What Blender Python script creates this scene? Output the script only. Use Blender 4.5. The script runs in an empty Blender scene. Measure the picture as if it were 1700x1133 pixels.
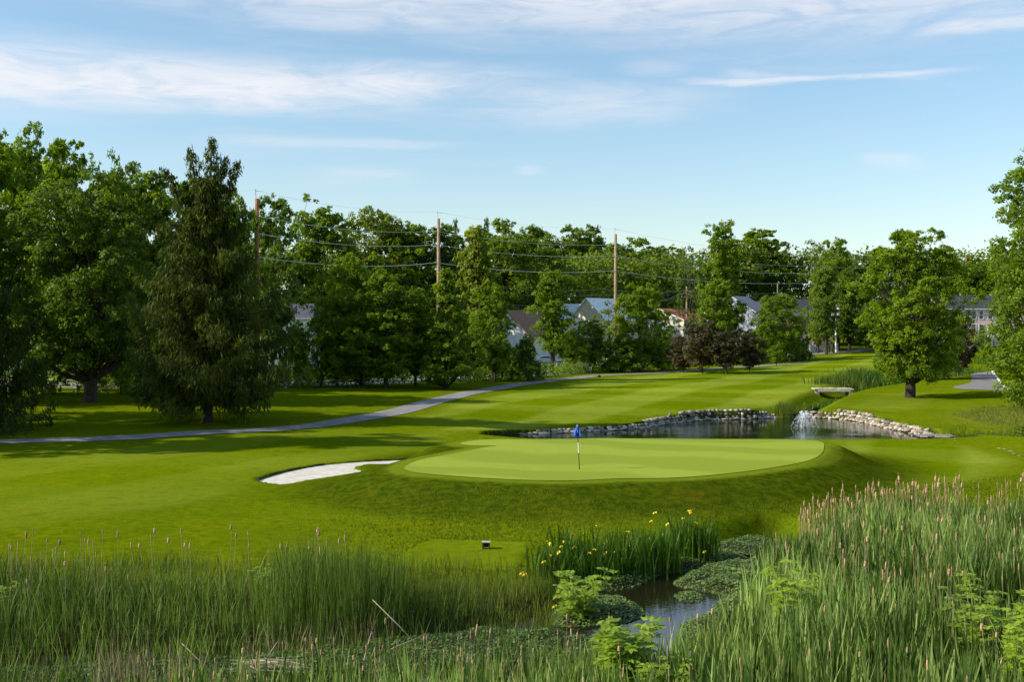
import bpy, math, random, re
import numpy as np
from mathutils import Vector, Matrix, geometry
D = bpy.data
SC = bpy.context.scene
COL = SC.collection
R = math.radians
rng = np.random.default_rng(7)

# ------------------------------------------------------------------ camera
F = 1889.0; HOR = 550.0; EYE = 7.0
cam = D.cameras.new('camera'); camo = D.objects.new('camera', cam); COL.objects.link(camo)
cam.sensor_width = 36.0; cam.lens = 36.0*F/1700.0
cam.shift_y = -(566.5-HOR)/1700.0
cam.clip_start = 0.1; cam.clip_end = 9000
camo.location = (0, 0, EYE); camo.rotation_euler = (R(90), 0, 0)
SC.camera = camo

# ------------------------------------------------------------------ node helpers
class NT:
    def __init__(s, tree): s.t = tree; s.n = tree.nodes; s.l = tree.links
    def new(s, ty, **kw):
        n = s.n.new(ty)
        for k, v in kw.items(): setattr(n, k, v)
        return n
    def put(s, sock, v):
        if hasattr(v, 'is_output') or isinstance(v, bpy.types.NodeSocket): s.l.new(v, sock)
        else: sock.default_value = v
    def m(s, op, a, b=0.0, c=None, clamp=False):
        n = s.new('ShaderNodeMath', operation=op, use_clamp=clamp)
        s.put(n.inputs[0], a); s.put(n.inputs[1], b)
        if c is not None: s.put(n.inputs[2], c)
        return n.outputs[0]
    def mix(s, f, a, b, mode='MIX'):
        n = s.new('ShaderNodeMix', data_type='RGBA', blend_type=mode)
        s.put(n.inputs[0], f)
        for sock, v in ((n.inputs[6], a), (n.inputs[7], b)):
            s.put(sock, (v[0], v[1], v[2], 1.0) if isinstance(v, (tuple, list)) else v)
        return n.outputs[2]
    def noise(s, vec, scale, detail=3, rough=.55, dist=0.0):
        n = s.new('ShaderNodeTexNoise'); s.put(n.inputs['Vector'], vec)
        n.inputs['Scale'].default_value = scale; n.inputs['Detail'].default_value = detail
        n.inputs['Roughness'].default_value = rough; n.inputs['Distortion'].default_value = dist
        return n.outputs[0]
    def rng(s, v, a, b, c=0.0, d=1.0, smooth=True):
        n = s.new('ShaderNodeMapRange', interpolation_type='SMOOTHSTEP' if smooth else 'LINEAR')
        s.put(n.inputs[0], v); s.put(n.inputs[1], a); s.put(n.inputs[2], b); s.put(n.inputs[3], c); s.put(n.inputs[4], d)
        return n.outputs[0]
    def vec(s, x, y, z):
        n = s.new('ShaderNodeCombineXYZ'); s.put(n.inputs[0], x); s.put(n.inputs[1], y); s.put(n.inputs[2], z)
        return n.outputs[0]
    def attr(s, name):
        return s.new('ShaderNodeAttribute', attribute_name=name)

# ------------------------------------------------------------------ sky, sun, exposure
SUN_EL, SUN_AZ = R(31), R(-100)          # azimuth from +Y (view direction), negative = left
world = D.worlds.new("World"); SC.world = world; world.use_nodes = True
w = NT(world.node_tree); w.n.clear()
out = w.new('ShaderNodeOutputWorld'); bg = w.new('ShaderNodeBackground')
sky = w.new('ShaderNodeTexSky', sky_type='NISHITA')
sky.sun_disc = False; sky.sun_elevation = SUN_EL; sky.sun_rotation = SUN_AZ
sky.air_density = 1.0; sky.dust_density = 0.6; sky.ozone_density = 1.6
tc = w.new('ShaderNodeTexCoord'); sp = w.new('ShaderNodeSeparateXYZ'); w.l.new(tc.outputs['Generated'], sp.inputs[0])
X, Y, Z = sp.outputs
az = w.m('ARCTAN2', X, Y)
hyp = w.m('SQRT', w.m('ADD', w.m('MULTIPLY', X, X), w.m('MULTIPLY', Y, Y)))
el = w.m('ARCTAN2', Z, hyp)
nv = w.vec(w.m('MULTIPLY', az, 3.2), w.m('MULTIPLY', el, 26), 0.0)
n1 = w.noise(nv, 1.0, 6, .62, .5)
nv2 = w.vec(w.m('ADD', w.m('MULTIPLY', az, 9), 3.0), w.m('MULTIPLY', el, 46), 2.0)
n2 = w.noise(nv2, 1.3, 7, .66, .8)
warp = w.m('MULTIPLY', w.m('SUBTRACT', n1, .5), .030)
elw = w.m('ADD', el, warp)
def band(c0, c1, wid0, wid1, u0, u1, f0, f1, amp, a1=None):
    """soft streak: centre elevation c0->c1 and half width between azimuths u0..u1"""
    c = w.rng(az, u0, u1, c0, c1, False); hw = w.rng(az, u0, u1, wid0, wid1, False)
    d = w.m('DIVIDE', w.m('ABSOLUTE', w.m('SUBTRACT', elw, c)), hw)
    v = w.rng(d, 0.0, 1.35, 1.0, 0.0)
    fin = w.rng(az, u0-f0, u0+f0, 0.0, 1.0); fou = w.rng(az, u1-f1, u1+f1, 1.0, 0.0)
    amp_ = amp if a1 is None else w.rng(az, u0, u1, amp, a1, False)
    return w.m('MULTIPLY', w.m('MULTIPLY', v, amp_), w.m('MULTIPLY', fin, fou))
bands = [
    band(.201, .211, .040, .020, -.62, .00, .10, .10, 1.25, .9),
    band(.215, .222, .017, .008, -.62, -.10, .10, .10, .55, .3),
    band(.200, .196, .020, .018, -.05, .17, .08, .06, .62, .45),
    band(.214, .211, .005, .0035, .16, .37, .05, .04, .75, .6),
    band(.303, .280, .042, .056, -.40, .62, .16, .12, .78, 1.0),
    band(.266, .268, .010, .010, .10, .24, .06, .04, .65, .45),
    band(.243, .238, .008, .008, .34, .60, .04, .10, .85, .8),
    band(.165, .162, .0055, .004, -.24, -.05, .05, .04, .40, .30),
    band(.141, .139, .006, .005, .30, .345, .012, .012, .42, .42),
    band(.134, .136, .010, .009, -.17, -.09, .04, .02, .30, .34),
    band(.141, .141, .005, .005, .006, .025, .01, .01, .35, .35),
    band(.176, .178, .009, .008, -.46, -.38, .06, .03, .45, .3),
    band(.228, .226, .012, .010, .10, .15, .02, .02, .25, .25),
    band(.222, .216, .006, .004, .19, .24, .02, .02, .45, .3),
    band(.42, .47, .05, .04, -1.5, 1.2, .4, .4, .5, .5),
    band(.62, .55, .07, .05, -.8, 2.2, .4, .4, .4, .6),
    band(.30, .22, .03, .04, 1.2, 2.8, .3, .3, .5, .5),
    band(.22, .34, .04, .03, -2.8, -1.1, .3, .3, .6, .5),
]
tot = bands[0]
for b in bands[1:]: tot = w.m('MAXIMUM', tot, b)
tex = w.rng(n2, .30, .66, .35, 1.0)
veil = w.m('MULTIPLY', w.rng(n1, .46, .74, 0.0, .16), w.rng(el, .10, .2, 0.0, 1.0))
mask = w.m('ADD', w.m('MULTIPLY', tot, tex), veil, clamp=True)
tint = w.rng(el, .02, .26)
skyc = w.mix(1.0, sky.outputs[0], w.mix(tint, (1.06, 1.03, .97), (.98, 1.07, 1.04)), 'MULTIPLY')
skyc = w.mix(1.0, skyc, w.mix(w.rng(el, .0, .085), (.86, .98, 1.22), (1.0, 1.0, 1.0)), 'MULTIPLY')
col = w.mix(w.m('MULTIPLY', mask, .88), skyc, (5.3, 5.3, 5.55))
w.l.new(col, bg.inputs[0]); bg.inputs[1].default_value = 0.13
w.l.new(bg.outputs[0], out.inputs[0])
sun = D.lights.new('sun', 'SUN'); sun.energy = 5.0; sun.angle = R(0.6); sun.color = (1.0, .93, .80)
suno = D.objects.new('sun', sun); COL.objects.link(suno)
sd_ = Vector((math.sin(SUN_AZ)*math.cos(SUN_EL), math.cos(SUN_AZ)*math.cos(SUN_EL), math.sin(SUN_EL)))
suno.rotation_euler = sd_.to_track_quat('Z', 'Y').to_euler(); suno.location = (-60, 40, 60)
SC.view_settings.view_transform = 'Standard'; SC.view_settings.look = 'None'
SC.view_settings.exposure = 0.42; SC.view_settings.gamma = 1.0; SC.view_settings.use_curve_mapping = False

# ------------------------------------------------------------------ object helpers
def tag(o, label=None, cat=None, group=None, kind=None):
    if label: o['label'] = label
    if cat: o['category'] = cat
    if group: o['group'] = group
    if kind: o['kind'] = kind
    return o
def empty(name, loc, label, cat, group=None, rz=0.0):
    o = D.objects.new(name, None); COL.objects.link(o); o.location = loc; o.rotation_euler = (0, 0, rz)
    o.empty_display_size = .2
    return tag(o, label, cat, group)
def link(name, me, parent=None, loc=None):
    o = D.objects.new(name, me); COL.objects.link(o)
    if parent is not None: o.parent = parent
    if loc is not None: o.location = loc
    return o
def npmesh(name, verts, faces, mat=None, attrs=None, smooth=False):
    """verts (n,3); faces: array (m,k) or list of such arrays"""
    me = D.meshes.new(name); verts = np.asarray(verts, dtype=np.float32)
    fl = faces if isinstance(faces, list) else [faces]
    fl = [np.asarray(f, dtype=np.int32) for f in fl if len(f)]
    idx = np.concatenate([f.ravel() for f in fl]); tots = np.concatenate([np.full(len(f), f.shape[1], np.int32) for f in fl])
    starts = np.concatenate([[0], np.cumsum(tots)[:-1]]).astype(np.int32)
    me.vertices.add(len(verts)); me.vertices.foreach_set('co', verts.ravel())
    me.loops.add(len(idx)); me.loops.foreach_set('vertex_index', idx)
    me.polygons.add(len(tots)); me.polygons.foreach_set('loop_start', starts)
    if smooth: me.polygons.foreach_set('use_smooth', np.ones(len(tots), bool))
    else: me.polygons.foreach_set('use_smooth', np.zeros(len(tots), bool))
    for k, v in (attrs or {}).items():
        a = me.attributes.new(k, 'FLOAT', 'POINT'); a.data.foreach_set('value', np.asarray(v, np.float32))
    if mat: me.materials.append(mat)
    me.update(calc_edges=True)
    return me
class MB:
    """collects boxes, tubes and polygons into one mesh"""
    def __init__(s): s.v = []; s.f = []
    def add(s, vs, fs):
        n = len(s.v); s.v += [tuple(v) for v in vs]; s.f += [tuple(i+n for i in f) for f in fs]
    def box(s, cx, cy, cz, sx, sy, sz, rz=0.0):
        c, q = math.cos(rz), math.sin(rz); vs = []
        for z in (-1, 1):
            for x, y in ((-1, -1), (1, -1), (1, 1), (-1, 1)):
                a, b = x*sx/2, y*sy/2; vs.append((cx+a*c-b*q, cy+a*q+b*c, cz+z*sz/2))
        s.add(vs, [(3, 2, 1, 0), (4, 5, 6, 7), (0, 1, 5, 4), (1, 2, 6, 5), (2, 3, 7, 6), (3, 0, 4, 7)])
    def tube(s, pts, rad, n=6, cap=True):
        pts = [Vector(p) for p in pts]
        if not hasattr(rad, '__len__'): rad = [rad]*len(pts)
        vs = []; fs = []
        for i, p in enumerate(pts):
            d = (pts[min(i+1, len(pts)-1)]-pts[max(i-1, 0)]).normalized()
            a = d.orthogonal().normalized() if i == 0 else (pa-d*pa.dot(d)).normalized()
            pa = a; b = d.cross(a)
            for k in range(n):
                t = 2*math.pi*k/n; vs.append(p+(a*math.cos(t)+b*math.sin(t))*rad[i])
        for i in range(len(pts)-1):
            for k in range(n):
                j = (k+1) % n; fs.append((i*n+k, i*n+j, (i+1)*n+j, (i+1)*n+k))
        if cap: fs.append(tuple(range(n-1, -1, -1))); fs.append(tuple((len(pts)-1)*n+k for k in range(n)))
        s.add(vs, fs)
    def mesh(s, name, mat, smooth=False):
        me = D.meshes.new(name); me.from_pydata([tuple(v) for v in s.v], [], s.f)
        if smooth: me.polygons.foreach_set('use_smooth', np.ones(len(me.polygons), bool))
        me.materials.append(mat); me.update(); return me
    def build(s, name, mat, parent=None, smooth=False):
        return link(name, s.mesh(name, mat, smooth), parent)

# ------------------------------------------------------------------ materials
def mat(name, rgb, rough=.7, var=.15, scale=3.0, bump=0.0, bscale=30.0, spec=.3, metal=0.0, objvar=0.0, coord='Object'):
    m = D.materials.new(name); m.use_nodes = True; t = NT(m.node_tree); t.n.clear()
    o = t.new('ShaderNodeOutputMaterial'); p = t.new('ShaderNodeBsdfPrincipled')
    tcn = t.new('ShaderNodeTexCoord'); v = tcn.outputs[coord]
    n = t.noise(v, scale, 5, .6)
    lo = tuple(c*(1-var) for c in rgb); hi = tuple(min(1, c*(1+var)) for c in rgb)
    c = t.mix(t.rng(n, .3, .7), lo, hi)
    if objvar:
        oi = t.new('ShaderNodeObjectInfo')
        c = t.mix(1.0, c, t.mix(oi.outputs['Random'], (1-objvar,)*3, (1+objvar*.6,)*3), 'MULTIPLY')
    t.put(p.inputs['Base Color'], c)
    p.inputs['Roughness'].default_value = rough; p.inputs['Metallic'].default_value = metal
    p.inputs['Specular IOR Level'].default_value = spec
    if bump:
        b = t.new('ShaderNodeBump'); b.inputs['Strength'].default_value = bump; b.inputs['Distance'].default_value = .02
        t.put(b.inputs['Height'], t.noise(v, bscale, 4, .6)); t.l.new(b.outputs[0], p.inputs['Normal'])
    t.l.new(p.outputs[0], o.inputs[0]); return m
def leafmat(name, dark, light, trans=.35, rough=.55, objvar=.15, warm=None, tscale=1.0):
    """foliage: tint attribute per clump, slight hue change per tree, translucent"""
    m = D.materials.new(name); m.use_nodes = True; t = NT(m.node_tree); t.n.clear()
    o = t.new('ShaderNodeOutputMaterial'); p = t.new('ShaderNodeBsdfPrincipled'); tr = t.new('ShaderNodeBsdfTranslucent')
    a = t.attr('tint').outputs['Fac']; oi = t.new('ShaderNodeObjectInfo')
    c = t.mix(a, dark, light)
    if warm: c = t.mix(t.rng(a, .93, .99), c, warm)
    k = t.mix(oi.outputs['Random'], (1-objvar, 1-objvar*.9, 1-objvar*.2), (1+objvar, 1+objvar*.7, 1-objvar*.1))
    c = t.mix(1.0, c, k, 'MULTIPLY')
    t.put(p.inputs['Base Color'], c); p.inputs['Roughness'].default_value = rough
    p.inputs['Specular IOR Level'].default_value = .25
    t.put(tr.inputs[0], t.mix(1.0, c, (1.25, 1.35, .6), 'MULTIPLY'))
    ms = t.new('ShaderNodeMixShader'); ms.inputs[0].default_value = trans
    t.l.new(p.outputs[0], ms.inputs[1]); t.l.new(tr.outputs[0], ms.inputs[2]); t.l.new(ms.outputs[0], o.inputs[0])
    return m
M = {}
M['bark'] = mat('bark', (.045, .036, .027), .9, .4, 6, .6, 14)
M['bark_grey'] = mat('bark_grey', (.17, .15, .12), .9, .3, 6, .5, 14)
M['asphalt'] = mat('path_asphalt', (.225, .212, .205), .9, .20, .7, .2, 60)
M['asphalt_light'] = mat('path_asphalt_light', (.20, .185, .175), .9, .12, .8, .2, 60)
M['road'] = mat('road_asphalt', (.26, .255, .26), .9, .1, .5, .1, 40)
M['sand'] = mat('bunker_sand', (.56, .515, .445), .95, .20, 2.6, 1.0, 6)
M['soil'] = mat('dark_soil', (.035, .030, .015), .95, .4, 8, .6, 20)
M['white'] = mat('white_paint', (.78, .78, .76), .5, .05, 2)
M['concrete'] = mat('weathered_concrete', (.46, .42, .36), .85, .2, 2.5, .4, 30)
M['stone'] = mat('field_stone', (.31, .26, .20), .85, .35, 3.5, .5, 10, objvar=.42)
M['stone_light'] = mat('pale_field_stone', (.54, .48, .40), .85, .25, 3.5, .5, 10, objvar=.3)
M['wood_grey'] = mat('grey_wood', (.20, .185, .165), .85, .25, 5, .3, 30, objvar=.15)
M['wood_dark'] = mat('dark_wood', (.06, .05, .04), .85, .3, 5, .3, 30)
M['pole_red'] = mat('red_brown_pole', (.30, .115, .055), .8, .2, 1.5, .2, 20)
M['pole_tan'] = mat('tan_pole', (.30, .20, .125), .8, .2, 1.5, .2, 20)
M['steel'] = mat('grey_steel', (.42, .44, .46), .4, .06, 2, metal=.3)
M['wire'] = mat('wire_sheath', (.62, .64, .64), .5, .05, 2)
M['black'] = mat('black_plastic', (.012, .012, .014), .5, .1, 3)

# ------------------------------------------------------------------ terrain
def PX(px, py, Yd): return ((px-850.0)*Yd/F, Yd, EYE-(py-HOR)*Yd/F)
def PZ(px, py, z): return PX(px, py, (EYE-z)*F/(py-HOR))
_cp = []
for px, py, z in [
    (0,905,0),(300,905,0),(600,905,0),(900,884,0),(1150,870,0),(0,850,0),(0,790,0),(0,735,0),(-300,735,0),(-300,850,0),
    (200,727,.05),(345,719,.1),(500,708,.12),(600,696,.2),(690,676,.3),(800,648,.45),(955,628,.6),
    (345,702,.25),(60,655,.8),(200,650,.8),(-200,655,.8),(500,650,.6),(600,641,.6),(740,641,.6),(850,625,.7),
    (300,800,0),(600,730,.05),(750,745,0),(700,712,.1),(500,860,0),(650,880,0),
    (865,713,-.42),(950,706,-.4),(1030,700,-.32),(1100,690,-.15),(1240,680,.02),(1350,678,-.02),(1400,680,0),(1460,688,-.05),(1505,702,-.15),(1552,712,-.15),
    (1000,650,.5),(1200,640,.6),(1200,618,.9),(1040,620,.7),(1250,610,1.1),(1345,600,1.55),(1400,583,2.6),
    (1513,660,.42),(1620,648,.62),(1625,617,1.15),(1640,580,3.2),(1690,700,.1),(1600,690,.1),(1370,732,-.02),(1450,730,-.02),
    (1600,736,-.05),(1690,768,-.05),(1600,795,0),(1480,830,0),(1450,640,.65),(1330,668,.2),(1200,668,.25),(1000,690,0)]:
    _cp.append(PZ(px, py, z))
for x, y, z in [(-25,6,-.45),(-10,6,-.45),(0,6,-.45),(10,6,-.45),(25,6,-.45),(-25,16,-.45),(-8,16,-.45),(6,16,-.45),(22,16,-.45),
    (-22,25,-.45),(-10,25,-.5),(0,25,-.5),(8,25,-.45),(20,25,-.45),(10,31,-.4),(18,33,-.38),(28,38,-.35),(-18,30.5,-.38),(-8,30.5,-.38),(0,31,-.42),
    (-40,30,-.2),(40,45,-.3),(45,20,-.4),(-50,15,-.3),(0,330,4),(-120,330,4),(120,330,5),(220,250,4),(-200,200,2),(200,130,1.5),
    (-180,90,.8),(-120,130,1.0),(0,250,2.6),(60,200,1.9),(-60,200,1.6),(180,60,.3),(130,280,4.2)]:
    _cp.append((x, y, z))
_cp = np.array(_cp); _S = 30.0
def _k(d2): d2 = np.maximum(d2, 1e-9); return .5*d2*np.log(d2)
_Pq = _cp[:, :2]/_S; _n = len(_cp)
_K = _k(((_Pq[:, None]-_Pq[None])**2).sum(-1))+np.eye(_n)*.012
_A = np.zeros((_n+3, _n+3)); _A[:_n, :_n] = _K; _A[:_n, _n] = 1; _A[:_n, _n+1:] = _Pq; _A[_n:, :_n] = _A[:_n, _n:].T
_W = np.linalg.solve(_A, np.concatenate([_cp[:, 2], np.zeros(3)]))
def ss(x, a, b):
    t = np.clip((x-a)/(b-a), 0, 1); return t*t*(3-2*t)
def h_base(x, y):
    x = np.asarray(x, float); y = np.asarray(y, float); sh = x.shape
    q = np.stack([np.clip(x.ravel(), -230, 230), np.clip(y.ravel(), 0, 350)], 1)/_S; o = np.empty(len(q))
    for i in range(0, len(q), 20000):
        k = _k(((q[i:i+20000, None]-_Pq[None])**2).sum(-1)); o[i:i+20000] = k@_W[:_n]+_W[_n]+q[i:i+20000]@_W[_n+1:]
    return np.clip(o, -.6, 6.0).reshape(sh)
_Ys = np.concatenate([np.linspace(12, 120, 700), np.linspace(120.5, 330, 420)])
def G(px, py, hf=None):
    """where the sight line through a pixel meets the ground"""
    x = (px-850)*_Ys/F; zr = EYE-(py-HOR)*_Ys/F; g = (hf or h_base)(x, _Ys)
    i = int(np.argmax(zr <= g));
    if not (zr <= g).any(): i = len(_Ys)-1
    if i > 0:
        a, b = zr[i-1]-g[i-1], zr[i]-g[i]; t = a/(a-b+1e-9); yy = _Ys[i-1]+(_Ys[i]-_Ys[i-1])*min(max(t, 0), 1)
    else: yy = _Ys[0]
    return np.array([(px-850)*yy/F, yy])
def spline(pts, n, closed=False):
    pts = np.asarray(pts, float); m = len(pts); o = []
    rgn = range(m) if closed else range(m-1)
    for i in rgn:
        p0, p1, p2, p3 = [pts[j % m] if closed else pts[min(max(j, 0), m-1)] for j in (i-1, i, i+1, i+2)]
        for k in range(n):
            t = k/n; o.append(.5*((2*p1)+(p2-p0)*t+(2*p0-5*p1+4*p2-p3)*t*t+(-p0+3*p1-3*p2+p3)*t**3))
    if not closed: o.append(pts[-1])
    return np.array(o)
def seg_dist(x, y, poly, closed=False):
    P = np.asarray(poly); Q = np.roll(P, -1, 0) if closed else P[1:]; P = P if closed else P[:-1]
    d = np.full(x.shape, 1e9)
    for a, b in zip(P, Q):
        v = b-a; L = max(v@v, 1e-9); t = np.clip(((x-a[0])*v[0]+(y-a[1])*v[1])/L, 0, 1)
        d = np.minimum(d, np.hypot(x-a[0]-t*v[0], y-a[1]-t*v[1]))
    return d
def inside(x, y, poly):
    P = np.asarray(poly); c = np.zeros(x.shape, bool); j = len(P)-1
    for i in range(len(P)):
        xi, yi = P[i]; xj, yj = P[j]
        if yi != yj: c ^= ((yi > y) != (yj > y)) & (x < (xj-xi)*(y-yi)/(yj-yi)+xi)
        j = i
    return c
def sdist(x, y, poly, pad=12):
    """signed distance, negative inside, only worked out near the polygon"""
    P = np.asarray(poly); o = np.full(x.shape, 99.0)
    s = (x > P[:, 0].min()-pad) & (x < P[:, 0].max()+pad) & (y > P[:, 1].min()-pad) & (y < P[:, 1].max()+pad)
    if s.any():
        d = seg_dist(x[s], y[s], P, True); o[s] = np.where(inside(x[s], y[s], P), -d, d)
    return o
# putting green on its raised plateau
def plate(x, y): return .86+.0120*(y-47)+.0*x
def on_plate(px, py):
    a = .86-.0120*47; k = (py-HOR)/F; yy = (EYE-a)/(k+.0120); return ((px-850)*yy/F, yy)
GREEN = spline([on_plate(*p) for p in [(672,781),(676,774),(700,764),(752,754),(800,745),(824,742),(800,741.5),(772,740),(766,736.5),(800,732),(900,729.5),(1050,729),(1200,729.5),
    (1330,731),(1364,735),(1368,744),(1362,757),(1335,769),(1260,781),(1170,790),(1100,794),(1030,795),(950,799),(880,799),(800,796),(730,791),(690,787)]], 6, True)
_core = [on_plate(*p) for p in [(676,781),(700,765),(742,752),(752,742),(758,736),(800,732.5),(900,733),(1050,730),(1200,730),(1330,732),(1368,742),(1362,757),(1335,769),(1260,781),(1170,790),(1100,794),(1030,795),(950,799),(880,799),(800,796),(730,791)]]
PLAT = spline(_core, 4, True)
BUNK = spline([G(*p) for p in [(428,797),(446,789),(480,780),(530,771),(590,765.5),(640,763),(703,760.5),(680,765),(660,769),(640,769.5),(615,769.5),(596,772),(589,776),(600,781),(560,789),(510,797),(466,804)]], 5, True)
WATER_Z = -.80
FARSHORE = [(858,722.5),(905,720.5),(950,718.5),(1000,716),(1030,714.5),(1070,710),(1100,705.5),(1140,700.5),(1180,698),(1240,696.5),(1285,694.5),(1318,694.5),(1350,694.5),(1385,696),(1425,700.5),(1455,707),(1490,715),(1525,722),(1556,728.5)]
_fs = [PZ(px, py, WATER_Z)[:2] for px, py in FARSHORE]
POND = np.array(list(spline(_fs, 4))+[(31.8,80.6),(31.5,76.5),(26,74.6),(18,74.2),(10,74.3),(2,75.5),(-2,78.5),(-1.8,82)])
DITCH = np.array([PZ(1298,695,-.8)[:2]]+[tuple(G(*p)) for p in [(1325,679),(1352,664),(1385,650),(1425,641),(1480,634),(1530,628),(1600,618),(1680,610)]])
GULLY = np.array([(30.5,80.5),(33.5,80),(36,77.5),(38.5,73),(41,67),(43.5,60),(44,52),(40,46.5),(32,44),(22,43.4),(14,41.6),(8.9,39.0)])
STREAM = np.array([(8.9,39.0),(7.6,37.6),(5.6,36.0),(3.9,34.4),(3.0,32.6),(3.3,30.8),(3.4,29.0),(1.6,27.4),(-1.5,26.7),(-6,25.9),(-11,25.0),(-18,24.6),(-30,24.5)])
WET = spline([PZ(px, py, -.66)[:2] for px, py in [(990,962),(1060,938),(1160,912),(1220,900),(1300,888),(1336,935),(1312,1000),(1250,1024),(1180,1060),(1100,1085),(950,1075),(850,1066),(835,1040),(930,1008)]], 4, True)
TEE = np.array([G(*p) for p in [(646,937),(716,899),(884,903),(862,938),(850,952),(640,952)]])
SWALE = np.array([on_plate(1395,748), on_plate(1420,775), on_plate(1440,800)])
def h(x, y):
    x = np.asarray(x, float); y = np.asarray(y, float)
    z = h_base(x, y)
    d = sdist(x, y, PLAT)
    near = d < 12
    wd = 3.3+1.2*ss(y, 60, 50)                    # falloff, longer towards the front
    t = 1-ss(d, .5, wd)
    t = np.where(near, t, 0)
    z = z+(np.maximum(plate(x, y), z)-z)*t
    sw = seg_dist(x, y, SWALE); z = z-.16*(1-ss(sw, .5, 3.0))*(d > .5)
    # low shoulder running from the bunker along the front of the green
    d = sdist(x, y, BUNK, 3); z = np.where(d < 0, z-.40*ss(-d, 0, .22), z)
    d = sdist(x, y, POND, 6); z = np.where(d < .12, z+(-1.7-z)*ss(-d, -.12, .35), z)
    for line, w0, w1, dep in ((DITCH, .5, 2.6, .85), (GULLY, .8, 2.6, .75)):
        d = seg_dist(x, y, line); z = z-dep*(1-ss(d, w0, w1))
    d = seg_dist(x, y, STREAM); ww = np.where(y > 28, 1.0, 1.5)+.9*np.exp(-((y-30)/2.2)**2)
    z = z-.55*(1-ss(d, ww, ww+1.1))
    d = sdist(x, y, WET, 3); z = z+(np.minimum(z, -.86)-z)*(1-ss(d, -.3, 1.0))
    d = sdist(x, y, TEE, 2); z = z+.09*(1-ss(d, -.05, .35))
    # soft undulation of the ground
    z = z+.035*np.sin(x*.31+y*.12)*np.sin(y*.23-x*.07)*(y > 33)
    return z
def gh(x, y): return float(h(np.array([x]), np.array([y]))[0])
def gzs(P):
    P = np.asarray(P, float); return np.column_stack([P, h(P[:, 0], P[:, 1])])
def axis(core0, core1, step, far, grow):
    a = list(np.arange(core0, core1+1e-6, step)); s = step
    up = []; v = core1
    while v < far[1]: s *= grow; v += s; up.append(v)
    dn = []; v = core0; s = step
    while v > far[0]: s *= grow; v -= s; dn.append(v)
    return np.array(dn[::-1]+a+up)
gx = axis(-24, 46, .27, (-2600, 2600), 1.045); gy = axis(22, 106, .24, (-60, 3200), 1.028)
GX, GY = np.meshgrid(gx, gy); GZ = h(GX, GY)
nx, ny = len(gx), len(gy)
ii = (np.arange(ny-1)[:, None]*nx+np.arange(nx-1)[None]).ravel()
quads = np.stack([ii, ii+1, ii+nx+1, ii+nx], 1)
fair = [G(*p) for p in [(640,712),(760,672),(880,645),(960,632),(1050,624),(1250,612),(1345,602),(1400,588),(1500,588),(1470,615),(1380,636),(1320,660),(1290,676),(1150,684),(1050,694),(900,708),(760,716)]]
apron = [G(*p) for p in [(1385,733),(1480,731),(1600,740),(1675,765),(1640,790),(1540,815),(1460,835),(1470,800),(1420,765)]]
lowfair = [G(*p) for p in [(-400,748),(0,748),(400,725),(640,712),(760,716),(700,745),(600,760),(430,785),(380,830),(0,880),(-400,880)]]
right_l = [G(*p) for p in [(1330,672),(1420,655),(1540,652),(1640,662),(1600,680),(1480,684),(1400,676)]]
dryz = [G(*p) for p in [(1580,690),(1640,676),(1760,672),(1760,706),(1640,706)]]
X_, Y_ = GX.ravel(), GY.ravel()
fm = np.maximum.reduce([(1-ss(sdist(X_, Y_, P, 6), -1.2, 1.2))*k for P, k in ((fair, 1), (apron, .9), (lowfair, .38), (right_l, .4))])
dry = 1-ss(sdist(X_, Y_, dryz, 6), -3, 3)
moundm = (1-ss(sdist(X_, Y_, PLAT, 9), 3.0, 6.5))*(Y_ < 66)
mud = np.maximum(1-ss(Y_+.25*np.abs(X_+2)*(X_ > 0)*0, 31.5, 34), 0)*(np.abs(X_) < 80)
mud = np.maximum(mud*(sdist(X_, Y_, TEE, 3) > .1), 1-ss(seg_dist(X_, Y_, GULLY), .9, 2.0)); mud = np.maximum(mud, .8*(1-ss(seg_dist(X_, Y_, DITCH), .3, .9)))
mud = np.maximum(mud, (sdist(X_, Y_, POND, 3) < .15)*1.0)
_gd = sdist(X_, Y_, GREEN, 4); frg = (1-ss(_gd, .5, 1.1))*(_gd < 3)
teem = (sdist(X_, Y_, TEE, 3) < -.1)*1.0

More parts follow.
